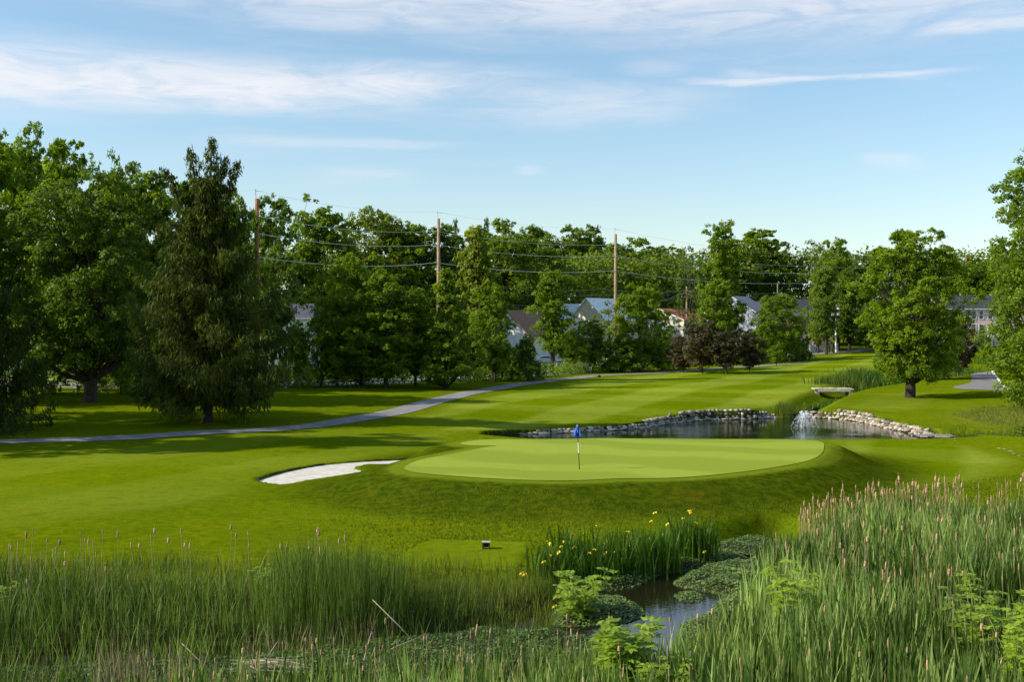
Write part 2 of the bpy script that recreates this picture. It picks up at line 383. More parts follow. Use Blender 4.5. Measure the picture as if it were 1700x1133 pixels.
def grass_nodes(t, v, attr=True):
    geo = t.new('ShaderNodeNewGeometry').outputs['Position']
    big = t.noise(geo, .045, 3, .5); mid = t.noise(geo, .33, 4, .6); fine = t.noise(geo, 2.6, 6, .72); tiny = t.noise(geo, 14, 4, .8)
    return geo, big, mid, fine, tiny
def ground_mat():
    m = D.materials.new('grass_ground'); m.use_nodes = True; t = NT(m.node_tree); t.n.clear()
    o = t.new('ShaderNodeOutputMaterial'); p = t.new('ShaderNodeBsdfPrincipled')
    geo, big, mid, fine, tiny = grass_nodes(t, None)
    s = t.new('ShaderNodeSeparateXYZ'); t.l.new(geo, s.inputs[0])
    rough_c = t.mix(t.rng(fine, .30, .72), (.070, .108, .001), (.150, .190, .003))
    rough_c = t.mix(t.rng(mid, .35, .70), t.mix(.5, rough_c, (.080, .122, .003)), rough_c)
    rough_c = t.mix(t.m('MULTIPLY', t.rng(tiny, .45, .8), .55), rough_c, (.23, .26, .010))
    rough_c = t.mix(t.m('MULTIPLY', t.rng(mid, .58, .78), .38), rough_c, (.17, .145, .006))     # yellowed patches
    wv = t.m('ADD', t.m('MULTIPLY', s.outputs[0], .80), t.m('MULTIPLY', s.outputs[1], -.36))
    wv = t.m('ADD', wv, t.m('MULTIPLY', big, 5.0))
    st = t.rng(t.m('SINE', t.m('MULTIPLY', wv, .62)), -.35, .35)
    wv2 = t.m('ADD', t.m('MULTIPLY', s.outputs[0], .25), t.m('MULTIPLY', s.outputs[1], .82))
    st2 = t.rng(t.m('SINE', t.m('MULTIPLY', t.m('ADD', wv2, t.m('MULTIPLY', big, 9.0)), .52)), -.5, .5)
    stm = t.m('ADD', t.m('MULTIPLY', st, .62), t.m('MULTIPLY', st2, .38))
    fair_c = t.mix(stm, (.098, .145, .001), (.205, .255, .026))
    fair_c = t.mix(t.m('MULTIPLY', t.rng(fine, .3, .75), .45), fair_c, (.13, .18, .004))
    c = t.mix(t.attr('fairway').outputs['Fac'], rough_c, fair_c)
    dryc = t.mix(t.rng(fine, .35, .65), (.085, .105, .014), (.185, .165, .035))
    c = t.mix(t.m('MULTIPLY', t.attr('dry').outputs['Fac'], .75), c, dryc)
    mo = t.mix(t.rng(fine, .35, .66), (.022, .042, .002), (.064, .088, .003))  # mound colour: darker long rough, with the slope's shade painted in as well
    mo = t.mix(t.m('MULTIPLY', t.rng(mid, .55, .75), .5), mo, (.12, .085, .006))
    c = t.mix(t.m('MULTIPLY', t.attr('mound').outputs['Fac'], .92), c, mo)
    c = t.mix(t.m('MULTIPLY', t.attr('tee').outputs['Fac'], .4), c, t.mix(fine, (.11, .155, .004), (.15, .20, .01)))
    c = t.mix(t.m('MULTIPLY', t.attr('fringe').outputs['Fac'], .8), c, t.mix(fine, (.13, .185, .006), (.175, .225, .016)))
    spk = t.rng(t.noise(geo, 5.5, 3, .9), .64, .74); c = t.mix(t.m('MULTIPLY', spk, .40), c, (.28, .30, .08))
    dk = t.rng(t.noise(geo, 1.1, 5, .75, .6), .36, .50, .82, 1.0); c = t.mix(1.0, c, t.vec(dk, dk, dk), 'MULTIPLY')
    mudc = t.mix(t.rng(fine, .35, .65), (.018, .020, .007), (.040, .050, .012))
    c = t.mix(t.attr('mud').outputs['Fac'], c, mudc)
    c = t.mix(1.0, c, t.mix(t.rng(big, .3, .7), (1.02, 1.04, 1.06), (1.36, 1.30, 1.2)), 'MULTIPLY')
    t.put(p.inputs['Base Color'], c); p.inputs['Roughness'].default_value = .95; p.inputs['Specular IOR Level'].default_value = 0
    b = t.new('ShaderNodeBump'); b.inputs['Strength'].default_value = .75; b.inputs['Distance'].default_value = .09
    t.put(b.inputs['Height'], t.m('ADD', t.m('MULTIPLY', fine, .6), t.m('MULTIPLY', tiny, .8))); t.l.new(b.outputs[0], p.inputs['Normal'])
    t.l.new(p.outputs[0], o.inputs[0]); return m
M['ground'] = ground_mat()
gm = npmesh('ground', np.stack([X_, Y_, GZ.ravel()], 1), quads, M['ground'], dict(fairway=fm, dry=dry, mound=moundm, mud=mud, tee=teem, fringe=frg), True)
ground = link('ground', gm); tag(ground, 'mown grass ground of the golf course running down to the marsh', 'ground', kind='structure')

def drape(name, poly, off, material, step=.35, attrs=None, grid=True, zf=None):
    P = np.asarray(poly, float); bx = P.min(0), P.max(0)
    pts = [Vector(p) for p in P]; edges = [(i, (i+1) % len(P)) for i in range(len(P))]
    gxs, gys = np.meshgrid(np.arange(bx[0][0], bx[1][0], step), np.arange(bx[0][1], bx[1][1], step))
    gxs, gys = gxs.ravel(), gys.ravel(); s = sdist(gxs, gys, P, 1) < -step*.4
    pts += [Vector((a, b)) for a, b in zip(gxs[s], gys[s])]
    vo, _, fo, *_r = geometry.delaunay_2d_cdt(pts, edges, [], 1, 1e-5)
    V = np.array([tuple(v) for v in vo]); zz = (zf or h)(V[:, 0], V[:, 1])+off
    fo = np.array([f for f in fo if len(f) == 3])
    a = V[fo[:, 0]]; b = V[fo[:, 1]]; c = V[fo[:, 2]]
    cr = (b[:, 0]-a[:, 0])*(c[:, 1]-a[:, 1])-(b[:, 1]-a[:, 1])*(c[:, 0]-a[:, 0]); fo[cr < 0] = fo[cr < 0][:, ::-1]
    return npmesh(name, np.column_stack([V, zz]), fo, material, None, True)
def strip(name, line, width, off, material, n=None, cross=4):
    L = np.asarray(line, float); T = np.gradient(L, axis=0); T /= np.linalg.norm(T, axis=1)[:, None]; N = np.column_stack([-T[:, 1], T[:, 0]])
    rows = []; 
    for k in range(cross+1):
        q = L+N*((k/cross-.5)*width)[..., None] if hasattr(width, '__len__') else L+N*((k/cross-.5)*width)
        rows.append(np.column_stack([q, h(q[:, 0], q[:, 1])+off]))
    V = np.stack(rows, 1); m_, c_ = V.shape[:2]; i = (np.arange(m_-1)[:, None]*c_+np.arange(c_-1)[None]).ravel()
    return npmesh(name, V.reshape(-1, 3), np.stack([i, i+c_, i+c_+1, i+1], 1)[:, ::-1], material, None, True)

def green_mat():
    m = D.materials.new('putting_green_turf'); m.use_nodes = True; t = NT(m.node_tree); t.n.clear()
    o = t.new('ShaderNodeOutputMaterial'); p = t.new('ShaderNodeBsdfPrincipled')
    geo, big, mid, fine, tiny = grass_nodes(t, None)
    s = t.new('ShaderNodeSeparateXYZ'); t.l.new(geo, s.inputs[0])
    wv = t.m('ADD', t.m('MULTIPLY', s.outputs[0], .42), s.outputs[1]); st = t.rng(t.m('SINE', t.m('MULTIPLY', t.m('ADD', wv, t.m('MULTIPLY', t.noise(geo, .09, 2), 12)), .9)), -.5, .6)
    c = t.mix(st, (.200, .262, .024), (.268, .325, .038))
    c = t.mix(t.m('MULTIPLY', t.rng(fine, .35, .7), .5), c, (.215, .275, .028))
    c = t.mix(t.m('MULTIPLY', t.rng(tiny, .35, .75), .25), c, (.29, .345, .05))
    t.put(p.inputs['Base Color'], c); p.inputs['Roughness'].default_value = .9; p.inputs['Specular IOR Level'].default_value = .03
    b = t.new('ShaderNodeBump'); b.inputs['Strength'].default_value = .25; b.inputs['Distance'].default_value = .02
    t.put(b.inputs['Height'], tiny); t.l.new(b.outputs[0], p.inputs['Normal'])
    t.l.new(p.outputs[0], o.inputs[0]); return m
M['green'] = green_mat()
o = link('putting_green', drape('putting_green', GREEN, .022, M['green'])); tag(o, 'smooth pale putting green on its raised mound', 'putting green', kind='structure')
o = link('bunker_sand', drape('bunker_sand', BUNK, -.10, M['sand'], .25, zf=lambda a, b: h_base(a, b)+.05*ss(-sdist(a, b, BUNK, 1), .1, 1.2)*0)); tag(o, 'pale sand filling the bunker left of the green', 'bunker', kind='structure')
pathl = spline([G(*p) for p in [(-500,745),(-250,742),(0,734.5),(120,731),(220,727),(345,719),(430,715),(520,707),(590,697),(640,688),(690,676),(740,662),(790,651),(850,641),(900,634),(950,629),(985,625),(1030,622.5),(1100,619),(1180,613),(1250,609),(1310,604),(1345,601),(1375,600)]], 8)
o = link('cart_path', strip('cart_path', pathl, 2.7, .035, M['asphalt'])); tag(o, 'narrow grey cart path winding past the spruce towards the far fairway', 'path', kind='structure')
rp = [G(*p) for p in [(1582,643),(1596,647),(1630,648),(1668,649.5),(1664,641),(1652,626),(1645,617.5),(1622,616),(1596,614.5),(1572,613.5),(1560,615),(1590,618),(1611,622),(1613,630),(1611,636),(1598,640)]]
o = link('paved_path', drape('paved_path', spline(rp, 3, True), .035, M['asphalt_light'], 1.0)); tag(o, 'light grey paved path between the trees on the right', 'path', kind='structure')
kl = spline([G(*p) for p in [(1646,617.5),(1653,627),(1662,640),(1680,652)]], 5)
mb = MB(); kz = gzs(kl)
for a, b in zip(kz[:-1], kz[1:]):
    c = (a+b)/2; v = b-a; mb.box(c[0]+.12, c[1], c[2]+.06, np.hypot(v[0], v[1])*1.02, .22, .16, math.atan2(v[1], v[0]))
o = mb.build('kerb', M['white']); tag(o, 'white kerb edging the right side of the paved path', 'kerb', kind='structure')
# road behind the fence line
roadl = spline([(-120,128),(-60,128),(-30,132),(0,160),(14,196),(30,214),(44,226),(60,238),(90,262)], 8)
o = link('road', strip('road', roadl, 9, .05, M['road'], cross=6)); tag(o, 'pale grey road running behind the white fence and trees', 'road', kind='structure')

# bunker lip: dark soil face and overhanging turf on the far side
def bunker_lip():
    P = BUNK; n = len(P)
    sel = [p for p in P[:int(n*.42)]]
    L = np.array(sel); e = rng.normal(0, .02, len(L))
    zt = h(L[:, 0], L[:, 1]+.35); zb = h(L[:, 0], L[:, 1]-.1)-.25
    V = np.concatenate([np.column_stack([L[:, 0], L[:, 1]+.02, zt+.02+e]), np.column_stack([L[:, 0], L[:, 1]-.06, zb])]); m_ = len(L); i = np.arange(m_-1)
    o = link('bunker_lip', npmesh('bunker_lip', V, np.stack([i, i+1, i+1+m_, i+m_], 1), M['soil'])); tag(o, 'dark soil lip along the far edge of the sand bunker', 'bunker lip', kind='structure')
bunker_lip()

# ------------------------------------------------------------------ water
def water_mat(name, bstr, scale, deep, sx=1.0):
    m = D.materials.new(name); m.use_nodes = True; t = NT(m.node_tree); t.n.clear()
    o = t.new('ShaderNodeOutputMaterial'); p = t.new('ShaderNodeBsdfPrincipled')
    geo = t.new('ShaderNodeNewGeometry').outputs['Position']
    mp = t.new('ShaderNodeMapping'); t.l.new(geo, mp.inputs[0]); mp.inputs['Scale'].default_value = (sx, 1, 1)
    n1 = t.noise(mp.outputs[0], scale, 4, .6, .3); n2 = t.noise(geo, scale*.3, 2, .5); patch = t.rng(t.noise(geo, .16, 2), .38, .6, .25, 1.0)
    p.inputs['Base Color'].default_value = (*deep, 1); p.inputs['Roughness'].default_value = .03; p.inputs['IOR'].default_value = 1.33
    p.inputs['Specular IOR Level'].default_value = .6
    b = t.new('ShaderNodeBump'); b.inputs['Distance'].default_value = .05
    t.put(b.inputs['Strength'], t.m('MULTIPLY', patch, bstr)); t.put(b.inputs['Height'], t.m('ADD', n1, n2)); t.l.new(b.outputs[0], p.inputs['Normal'])
    t.l.new(p.outputs[0], o.inputs[0]); return m
M['pond'] = water_mat('pond_water', .30, 3.6, (.008, .014, .008), .45)
M['stream'] = water_mat('stream_water', .10, 4.0, (.012, .010, .005))
for nd_ in M['stream'].node_tree.nodes:
    if nd_.type == 'BSDF_PRINCIPLED': nd_.inputs['IOR'].default_value = 1.5
def sheet(name, x0, x1, y0, y1, z, m, label, cat, clip=None):
    if clip is not None:
        me = drape(name, clip, 0, m, 4.0, zf=lambda a, b: np.full(np.shape(a), z))
    else: me = npmesh(name, [(x0, y0, z), (x1, y0, z), (x1, y1, z), (x0, y1, z)], np.array([[0, 1, 2, 3]]), m)
    return tag(link(name, me), label, cat, kind='structure')
_c = POND.mean(0); pw = POND+(POND-_c)/np.linalg.norm(POND-_c, axis=1)[:, None]*.35
sheet('pond_water', 0, 0, 0, 0, WATER_Z, M['pond'], 'dark rippled pond behind the putting green', 'pond', pw)
def widen(L, w_):
    L = np.asarray(L); T = np.gradient(L, axis=0); T /= np.linalg.norm(T, axis=1)[:, None]; N = np.column_stack([-T[:, 1], T[:, 0]])
    return np.concatenate([L+N*w_, (L-N*w_)[::-1]])
sheet('stream_water', 0, 0, 0, 0, -.72, M['stream'], 'shallow brown stream curving through the marsh', 'stream', [(-30,22.6),(-30,26.6),(-12,27.2),(-6,28.0),(-2,29),(.5,30.5),(1.2,33),(2.5,36),(6,39),(9,40.5),(11,39.5),(11,35),(9,30),(7,26),(3,25.2),(-6,23.2)])
sheet('gully_water', 0, 0, 0, 0, -.84, M['stream'], 'narrow water in the gully right of the pond', 'stream', widen(spline(GULLY[1:8], 3), 1.0))
sheet('ditch_water', 0, 0, 0, 0, -.40, M['stream'], 'trickle running under the stone footbridge into the pond', 'stream', widen(spline(DITCH[:3], 3), .35))

# ------------------------------------------------------------------ foliage builders
def unit(v): return v/np.maximum(np.linalg.norm(v, axis=-1, keepdims=True), 1e-9)
def rvec(g, n): return unit(g.normal(size=(n, 3)))
def cards(c, nrm, size, g, asp=.55, up=None):
    """rhombic leaf cards: centres, normals, sizes -> verts, quads"""
    n = len(c); r = rvec(g, n) if up is None else unit(up)
    t = unit(np.cross(nrm, r)) if up is None else unit(r-nrm*(r*nrm).sum(1, keepdims=True))
    b = np.cross(nrm, t); s = size[:, None]
    V = np.stack([c-t*s, c+b*s*asp-t*s*.1, c+t*s, c-b*s*asp-t*s*.1], 1).reshape(-1, 3)
    return V, np.arange(4*n).reshape(n, 4)
class Leaves:
    def __init__(s): s.V = []; s.F = []; s.T = []; s.n = 0
    def add(s, V, Fc, tint, per=4):
        s.V.append(V); s.F.append(Fc+s.n); s.T.append(np.repeat(tint, per)); s.n += len(V)
    def mesh(s, name, m): return npmesh(name, np.concatenate(s.V), np.concatenate(s.F), m, dict(tint=np.clip(np.concatenate(s.T), 0, 1)))

def lobe_leaves(g, L, centres, radii, nsub, nleaf, size, tint0=.45, tvar=.2, flat=.75, hang=0.0):
    """each lobe: sub clumps over its surface, each a tuft of leaves"""
    for c, r in zip(centres, radii):
        k = max(4, int(nsub*(r/np.mean(radii))**1.6)); d = rvec(g, k); d[:, 2] = d[:, 2]*.8+.18; d = unit(d)
        rr = r*g.uniform(.55, 1.12, k)**.6; sc = c+d*rr[:, None]*np.array([1, 1, flat])
        lt = tint0+g.normal(0, tvar*.5)
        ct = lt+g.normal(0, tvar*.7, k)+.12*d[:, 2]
        idx = np.repeat(np.arange(k), nleaf); n = len(idx)
        off = g.normal(size=(n, 3))*(r*.17)*np.array([1, 1, .6]); off[:, 2] -= np.hypot(off[:, 0], off[:, 1])*.35
        p = sc[idx]+off; p[:, 2] -= hang*g.random(n)
        nn = unit(d[idx]*.75+rvec(g, n)*.75+np.array([0, 0, .45]))
        V, Fc = cards(p, nn, size*g.uniform(.6, 1.25, n), g)
        L.add(V, Fc, ct[idx]+g.normal(0, .09, n))

def limb_tube(mb, a, b, r0, r1, g, n=5, seg=4, sag=.08):
    a = Vector(a); b = Vector(b); ln = (b-a).length; pts = []
    for i in range(seg+1):
        t = i/seg; p = a.lerp(b, t); 
        if 0 < i < seg: p += Vector(g.normal(0, sag*.35*ln, 3)); p.z -= sag*ln*math.sin(math.pi*t)*.6
        pts.append(p)
    mb.tube(pts, [r0+(r1-r0)*i/seg for i in range(seg+1)], n, False)
    return pts

PROF = {  # crown radius against relative height within the crown
    'round': lambda t: math.sin(math.pi*min(1, t*.80+.12))**.60,
    'oval':  lambda t: math.sin(math.pi*(t**.85)*.80+.30)**.85,
    'cone':  lambda t: (1-t)**.75*min(1, .45+t*5),
    'dome':  lambda t: max(.2, 1-max(0, t-.40)**2/.50)**.6*min(1, .55+t*2.2),
    'bush':  lambda t: max(0, 1-t**2.4)**.55,
    'column': lambda t: .78*math.sin(math.pi*min(1, t*.8+.12))**.4,
}
def make_tree(seed, H, Rw, base, prof, nlobe, nsub, nleaf, size, lobe=.26, tint=.45, tvar=.2, trunk_r=None, open_=0.0, lean=0.0, jag=.18, extra=None, core=.8):
    g = np.random.default_rng(seed); L = Leaves(); mb = MB(); pf = PROF[prof]
    cb = H*base; ch = H-cb; lob = []; rad = []
    azs = np.cumsum(np.full(nlobe, 2.39996))+g.normal(0, .25, nlobe)
    ts = (np.arange(nlobe)+.5)/nlobe; ts = np.clip(ts+g.normal(0, .035, nlobe), 0.02, .985)
    amod = 1+jag*np.sin(azs*1.0+g.random()*6)*.6+g.normal(0, jag*.6, nlobe)
    for a, t, am in zip(azs, ts, amod):
        rr = Rw*pf(t)*am; lr = Rw*lobe*g.uniform(.7, 1.25)*(1.1-.35*t)
        q = max(0, rr-lr*.8)*g.uniform(.72, 1.0)
        lob.append((math.cos(a)*q+lean*t, math.sin(a)*q, cb+ch*t-lr*.35*(t > .85))); rad.append(lr)
    ncore = int(nlobe*.45*core)
    for i in range(ncore):                          # inner mass so that a crown is not hollow
        t = g.uniform(.12, .86); a = g.uniform(0, 6.28); q = Rw*pf(t)*g.uniform(0, .45)
        lob.append((math.cos(a)*q+lean*t, math.sin(a)*q, cb+ch*t)); rad.append(Rw*lobe*g.uniform(.8, 1.2))
    if extra:
        for e in extra: lob.append(e[:3]); rad.append(e[3])
    lob = np.array(lob); rad = np.array(rad)
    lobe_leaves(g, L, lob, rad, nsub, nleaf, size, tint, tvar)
    tr = trunk_r or H*.017
    top = Vector((lean*.8, g.normal(0, .2), cb+ch*.82)); pts = []; nseg = 8
    for i in range(nseg+1):
        t = i/nseg; p = Vector((0, 0, -.25)).lerp(top, t); 
        if 0 < i: p += Vector((g.normal(0, .012*H), g.normal(0, .012*H), 0))*min(1, t*1.2)
        pts.append(p)
    rs = [tr*(1.55 if i == 0 else (1-.86*i/nseg)) for i in range(nseg+1)]
    pts.insert(1, pts[0].lerp(pts[1], .22)); rs.insert(1, tr*1.05)
    mb.tube(pts, rs, 9, False)
    for c, r in zip(lob[:nlobe], rad):
        zf = min(max((c[2]-cb*.75)/(H-cb*.75), 0.02), .95); az_ = cb*.8+(top.z-cb*.8)*max(0, zf-.22)
        k = min(int((az_+.25)/(top.z+.25)*nseg)+1, nseg); s = pts[k]
        limb_tube(mb, s, c, tr*(.42*(1-zf)+.10), tr*.05, g, 5, 4)
    return mb.mesh('trunk', M['bark'], True), L.mesh('crown', M['leaf_mid'])

def make_spruce(seed, H, Rw, base, nbr, size=.34, leaders=None, lean=0, droop=.22, tips=13):
    """drooping spruce: curved boughs with hanging twig curtains"""
    g = np.random.default_rng(seed); L = Leaves(); mb = MB()
    mb.tube([(0, 0, -.3), (0, 0, H*.03), (0, 0, H*.3), (lean*.5, 0, H*.6), (lean, 0, H*.97)], [H*.034, H*.020, H*.015, H*.009, .03], 9, False)
    def bough(o, az_, ln, up, dr):
        d = np.array([math.cos(az_), math.sin(az_), 0.0]); s = np.linspace(0, 1, 7)
        P = o+d*(ln*s)[:, None]+np.array([0, 0, 1.])*(up*ln*s-dr*ln*np.sin(s*math.pi*.9)*.9+dr*ln*.5*np.maximum(0, s-.75)*3)[:, None]
        mb.tube([tuple(p) for p in P], list(np.linspace(max(.03, ln*.012), .012, 7)), 4, False)
        m = max(3, int(tips*ln/2.6)); tt = np.sqrt(g.uniform(.03, 1.0, m))
        side = np.array([-d[1], d[0], 0])
        B = np.stack([np.interp(tt, s, P[:, i]) for i in range(3)], 1)+side*(g.normal(0, .17, m)*ln*(.45+.35*(1-tt)))[:, None]
        k = 9; idx = np.repeat(np.arange(m), k); j = np.tile(np.arange(k), m)/k; n = len(idx)
        hl = np.clip(ln*.20, .25, .8)*g.uniform(.3, 1.3, m)
        p = B[idx]+g.normal(0, .10, (n, 3))+(side*g.normal(0, .12, n)[:, None]); p[:, 2] -= j*hl[idx]
        nn = unit(rvec(g, n)*.8+d*.5+np.array([0, 0, .15]))
        upv = np.tile(np.array([0, 0, -1.0]), (n, 1))+rvec(g, n)*.45+d*.35
        V, Fc = cards(p, nn, size*g.uniform(.55, 1.2, n), g, .20, upv)
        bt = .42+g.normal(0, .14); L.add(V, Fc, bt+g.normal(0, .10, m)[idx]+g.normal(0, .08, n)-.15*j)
    for i in range(nbr):
        t = (i+.5)/nbr; t = t**.86; z = H*(base+(1-base)*t*.965)
        env = Rw*(1-t)**.60*(.86+.14*min(1, t*8))
        az_ = i*2.39996+g.normal(0, .3)
        ln = env*g.uniform(.5, 1.15)*(1+.20*math.sin(az_*2+1.0)+.17*math.sin(z*2.3+az_)+.12*math.sin(az_*5+z))
        ln = max(ln, .55)
        bough(np.array([lean*t, 0, z]), az_, ln, .34*t+.02, droop*(1-.5*t))
    for lx, ly, lz, ht, dx in (leaders or []):       # extra leading shoots at the ragged top
        for j in range(int(ht*6)):
            tt = j/(ht*6); bz = lz+ht*tt; bough(np.array([lx+dx*tt**1.5, ly, bz]), j*2.4, max(.18, ht*.26*(1-tt)**.8*g.uniform(.3, 1.5)), .3, .15)
        mb.tube([(lx*.2, ly*.2, lz-1.2), (lx, ly, lz), (lx+dx*.4, ly, lz+ht*.55), (lx+dx, ly, lz+ht)], [.12, .10, .06, .02], 5, False)
    return mb.mesh('trunk', M['bark'], True), L.mesh('crown', M['leaf_spruce'])

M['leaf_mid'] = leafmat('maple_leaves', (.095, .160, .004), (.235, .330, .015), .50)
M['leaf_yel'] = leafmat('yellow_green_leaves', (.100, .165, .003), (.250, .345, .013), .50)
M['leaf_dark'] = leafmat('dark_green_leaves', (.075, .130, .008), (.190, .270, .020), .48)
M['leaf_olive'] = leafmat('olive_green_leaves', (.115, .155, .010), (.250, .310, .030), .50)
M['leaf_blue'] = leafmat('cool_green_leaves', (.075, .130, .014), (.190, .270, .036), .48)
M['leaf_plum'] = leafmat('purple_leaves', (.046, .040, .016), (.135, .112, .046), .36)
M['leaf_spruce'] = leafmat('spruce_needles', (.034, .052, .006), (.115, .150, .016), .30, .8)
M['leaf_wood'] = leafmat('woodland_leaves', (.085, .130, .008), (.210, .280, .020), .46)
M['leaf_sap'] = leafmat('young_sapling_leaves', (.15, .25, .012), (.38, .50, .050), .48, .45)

TV = {}   # tree variants
def variant(k, *a, **kw): TV[k] = (make_tree(*a, **kw), kw.get('H', a[1]), a[2])
variant('round0', 11, 16, 6.4, .10, 'round', 46, 17, 32, 0.204, lobe=.24)
variant('round1', 12, 16, 6.4, .14, 'round', 40, 17, 32, 0.204, lobe=.27, jag=.25)
variant('oval0', 13, 20, 5.6, .12, 'oval', 50, 16, 30, 0.226, lobe=.25)
variant('oval1', 14, 20, 5.6, .16, 'oval', 42, 16, 30, 0.226, lobe=.29, jag=.3)
variant('tall0', 15, 25, 7.5, .15, 'round', 58, 16, 30, 0.261, lobe=.23, jag=.28)
variant('tall1', 16, 25, 7.5, .18, 'dome', 52, 16, 30, 0.261, lobe=.25, jag=.3)
variant('airy0', 17, 18, 5.8, .22, 'round', 34, 9, 18, 0.183, lobe=.22, jag=.35, core=.2)
variant('airy1', 18, 18, 5.2, .20, 'oval', 36, 10, 20, 0.183, lobe=.22, jag=.35, core=.3)
variant('cone0', 19, 15, 4.3, .06, 'cone', 48, 14, 30, 0.191, lobe=.25)
variant('cone1', 20, 15, 4.3, .08, 'cone', 42, 14, 30, 0.191, lobe=.28, jag=.25)
variant('bush0', 21, 6, 3.6, .02, 'bush', 26, 13, 30, 0.165, lobe=.3)
variant('bush1', 22, 6, 3.6, .03, 'bush', 22, 13, 30, 0.165, lobe=.33, jag=.3)
variant('dome0', 23, 18, 8.0, .20, 'dome', 48, 17, 32, 0.244, lobe=.22)
variant('small0', 24, 6.5, 3.0, .22, 'dome', 26, 12, 27, 0.148, lobe=.3, trunk_r=.11)
variant('small1', 25, 8, 2.6, .2, 'oval', 28, 12, 25, 0.148, lobe=.3, trunk_r=.11)
variant('column0', 26, 14, 3.2, .12, 'column', 36, 14, 27, 0.174, lobe=.36, jag=.3)
variant('column1', 27, 14, 3.2, .2, 'column', 30, 13, 25, 0.174, lobe=.40, jag=.4)
TV['conifer'] = (make_spruce(31, 20, 3.6, .10, 120, .30, tips=9), 20, 3.6)

tree_log = []
def tree(px, Yd, top, wpx, var, m, label, name='leafy_tree', group=None, rz=None, meshes=None, cat='tree', dz=0.0):
    i = len(tree_log); tree_log.append(label)
    x = (px-850)*Yd/F; z0 = gh(x, Yd)-.05+dz; ztop = EYE-(top-HOR)*Yd/F
    if meshes:
        tm, cm = meshes; sx = sz = 1.0
    else:
        (tm, cm), H0, R0 = TV[var]; sz = (ztop-z0)/H0/1.0; sx = wpx*Yd/F/2/R0/1.02
    e = empty(name, (x, Yd, z0), label, cat, group, (i*2.3) % 6.28 if rz is None else rz); e.scale = (sx, sx, sz)
    t = link('trunk', tm, e); c = link('crown', cm, e)
    if m != 'leaf_spruce':
        c.material_slots[0].link = 'OBJECT'; c.material_slots[0].material = M[m]
    return e

# --- the two spruces and the individual big trees, built for themselves
Ysp = 84.0
big_spruce = make_spruce(41, 18.4, 6.0, .085, 380, .25, leaders=[(-.9, .2, 16.8, 3.6, -.45), (0.2, 0, 17.0, 4.2, .1), (1.2, .3, 15.9, 3.6, 1.1), (-1.9, -.2, 15.8, 3.0, -1.3), (.5, .1, 17.2, 2.6, 1.0)], droop=.15, tips=18)
tree(345, Ysp, 235, 260, '', 'leaf_spruce', 'huge dark spruce with drooping boughs and ragged forked top beside the cart path', 'spruce_tree', meshes=big_spruce, rz=0.0, cat='spruce')
edge_spruce = make_spruce(42, 12.2, 6.6, .03, 190, .28, droop=.24, tips=14)
tree(-70, 78, 300, 260, '', 'leaf_spruce', 'drooping spruce cut by the left edge of the picture, boughs nearly touching the grass', 'spruce_tree', meshes=edge_spruce, rz=.6, cat='spruce')
def xr(px, Yd): return (px-850)*Yd/F
Ym = 113.0
maple = make_tree(51, 16.7, 5.7, .13, 'round', 84, 17, 42, .135, lobe=.19, jag=.17, trunk_r=.52, tint=.55, tvar=.24, lean=.2)
tree(1511, Ym, 375, 210, '', 'leaf_yel', 'big solitary maple with a broad full crown and thick bare trunk right of the pond', 'maple_tree', meshes=maple, rz=0.0)
rmap = make_tree(52, 22.6, 7.2, .02, 'round', 130, 17, 34, .14, lobe=.19, jag=.2, trunk_r=.5, tint=.5, tvar=.24)
tree(1757, 97, 215, 220, '', 'leaf_mid', 'tall dense tree on the right edge, its branches sweeping down to the lawn', 'broadleaf_tree', meshes=rmap, rz=1.0)
lmap = make_tree(53, 20.5, 7.6, .17, 'dome', 88, 17, 36, .16, lobe=.2, jag=.2, trunk_r=.62, tint=.42)
tree(150, 102, 262, 270, '', 'leaf_dark', 'wide dark maple with a thick black trunk left of the big spruce', 'maple_tree', meshes=lmap, rz=2.0)

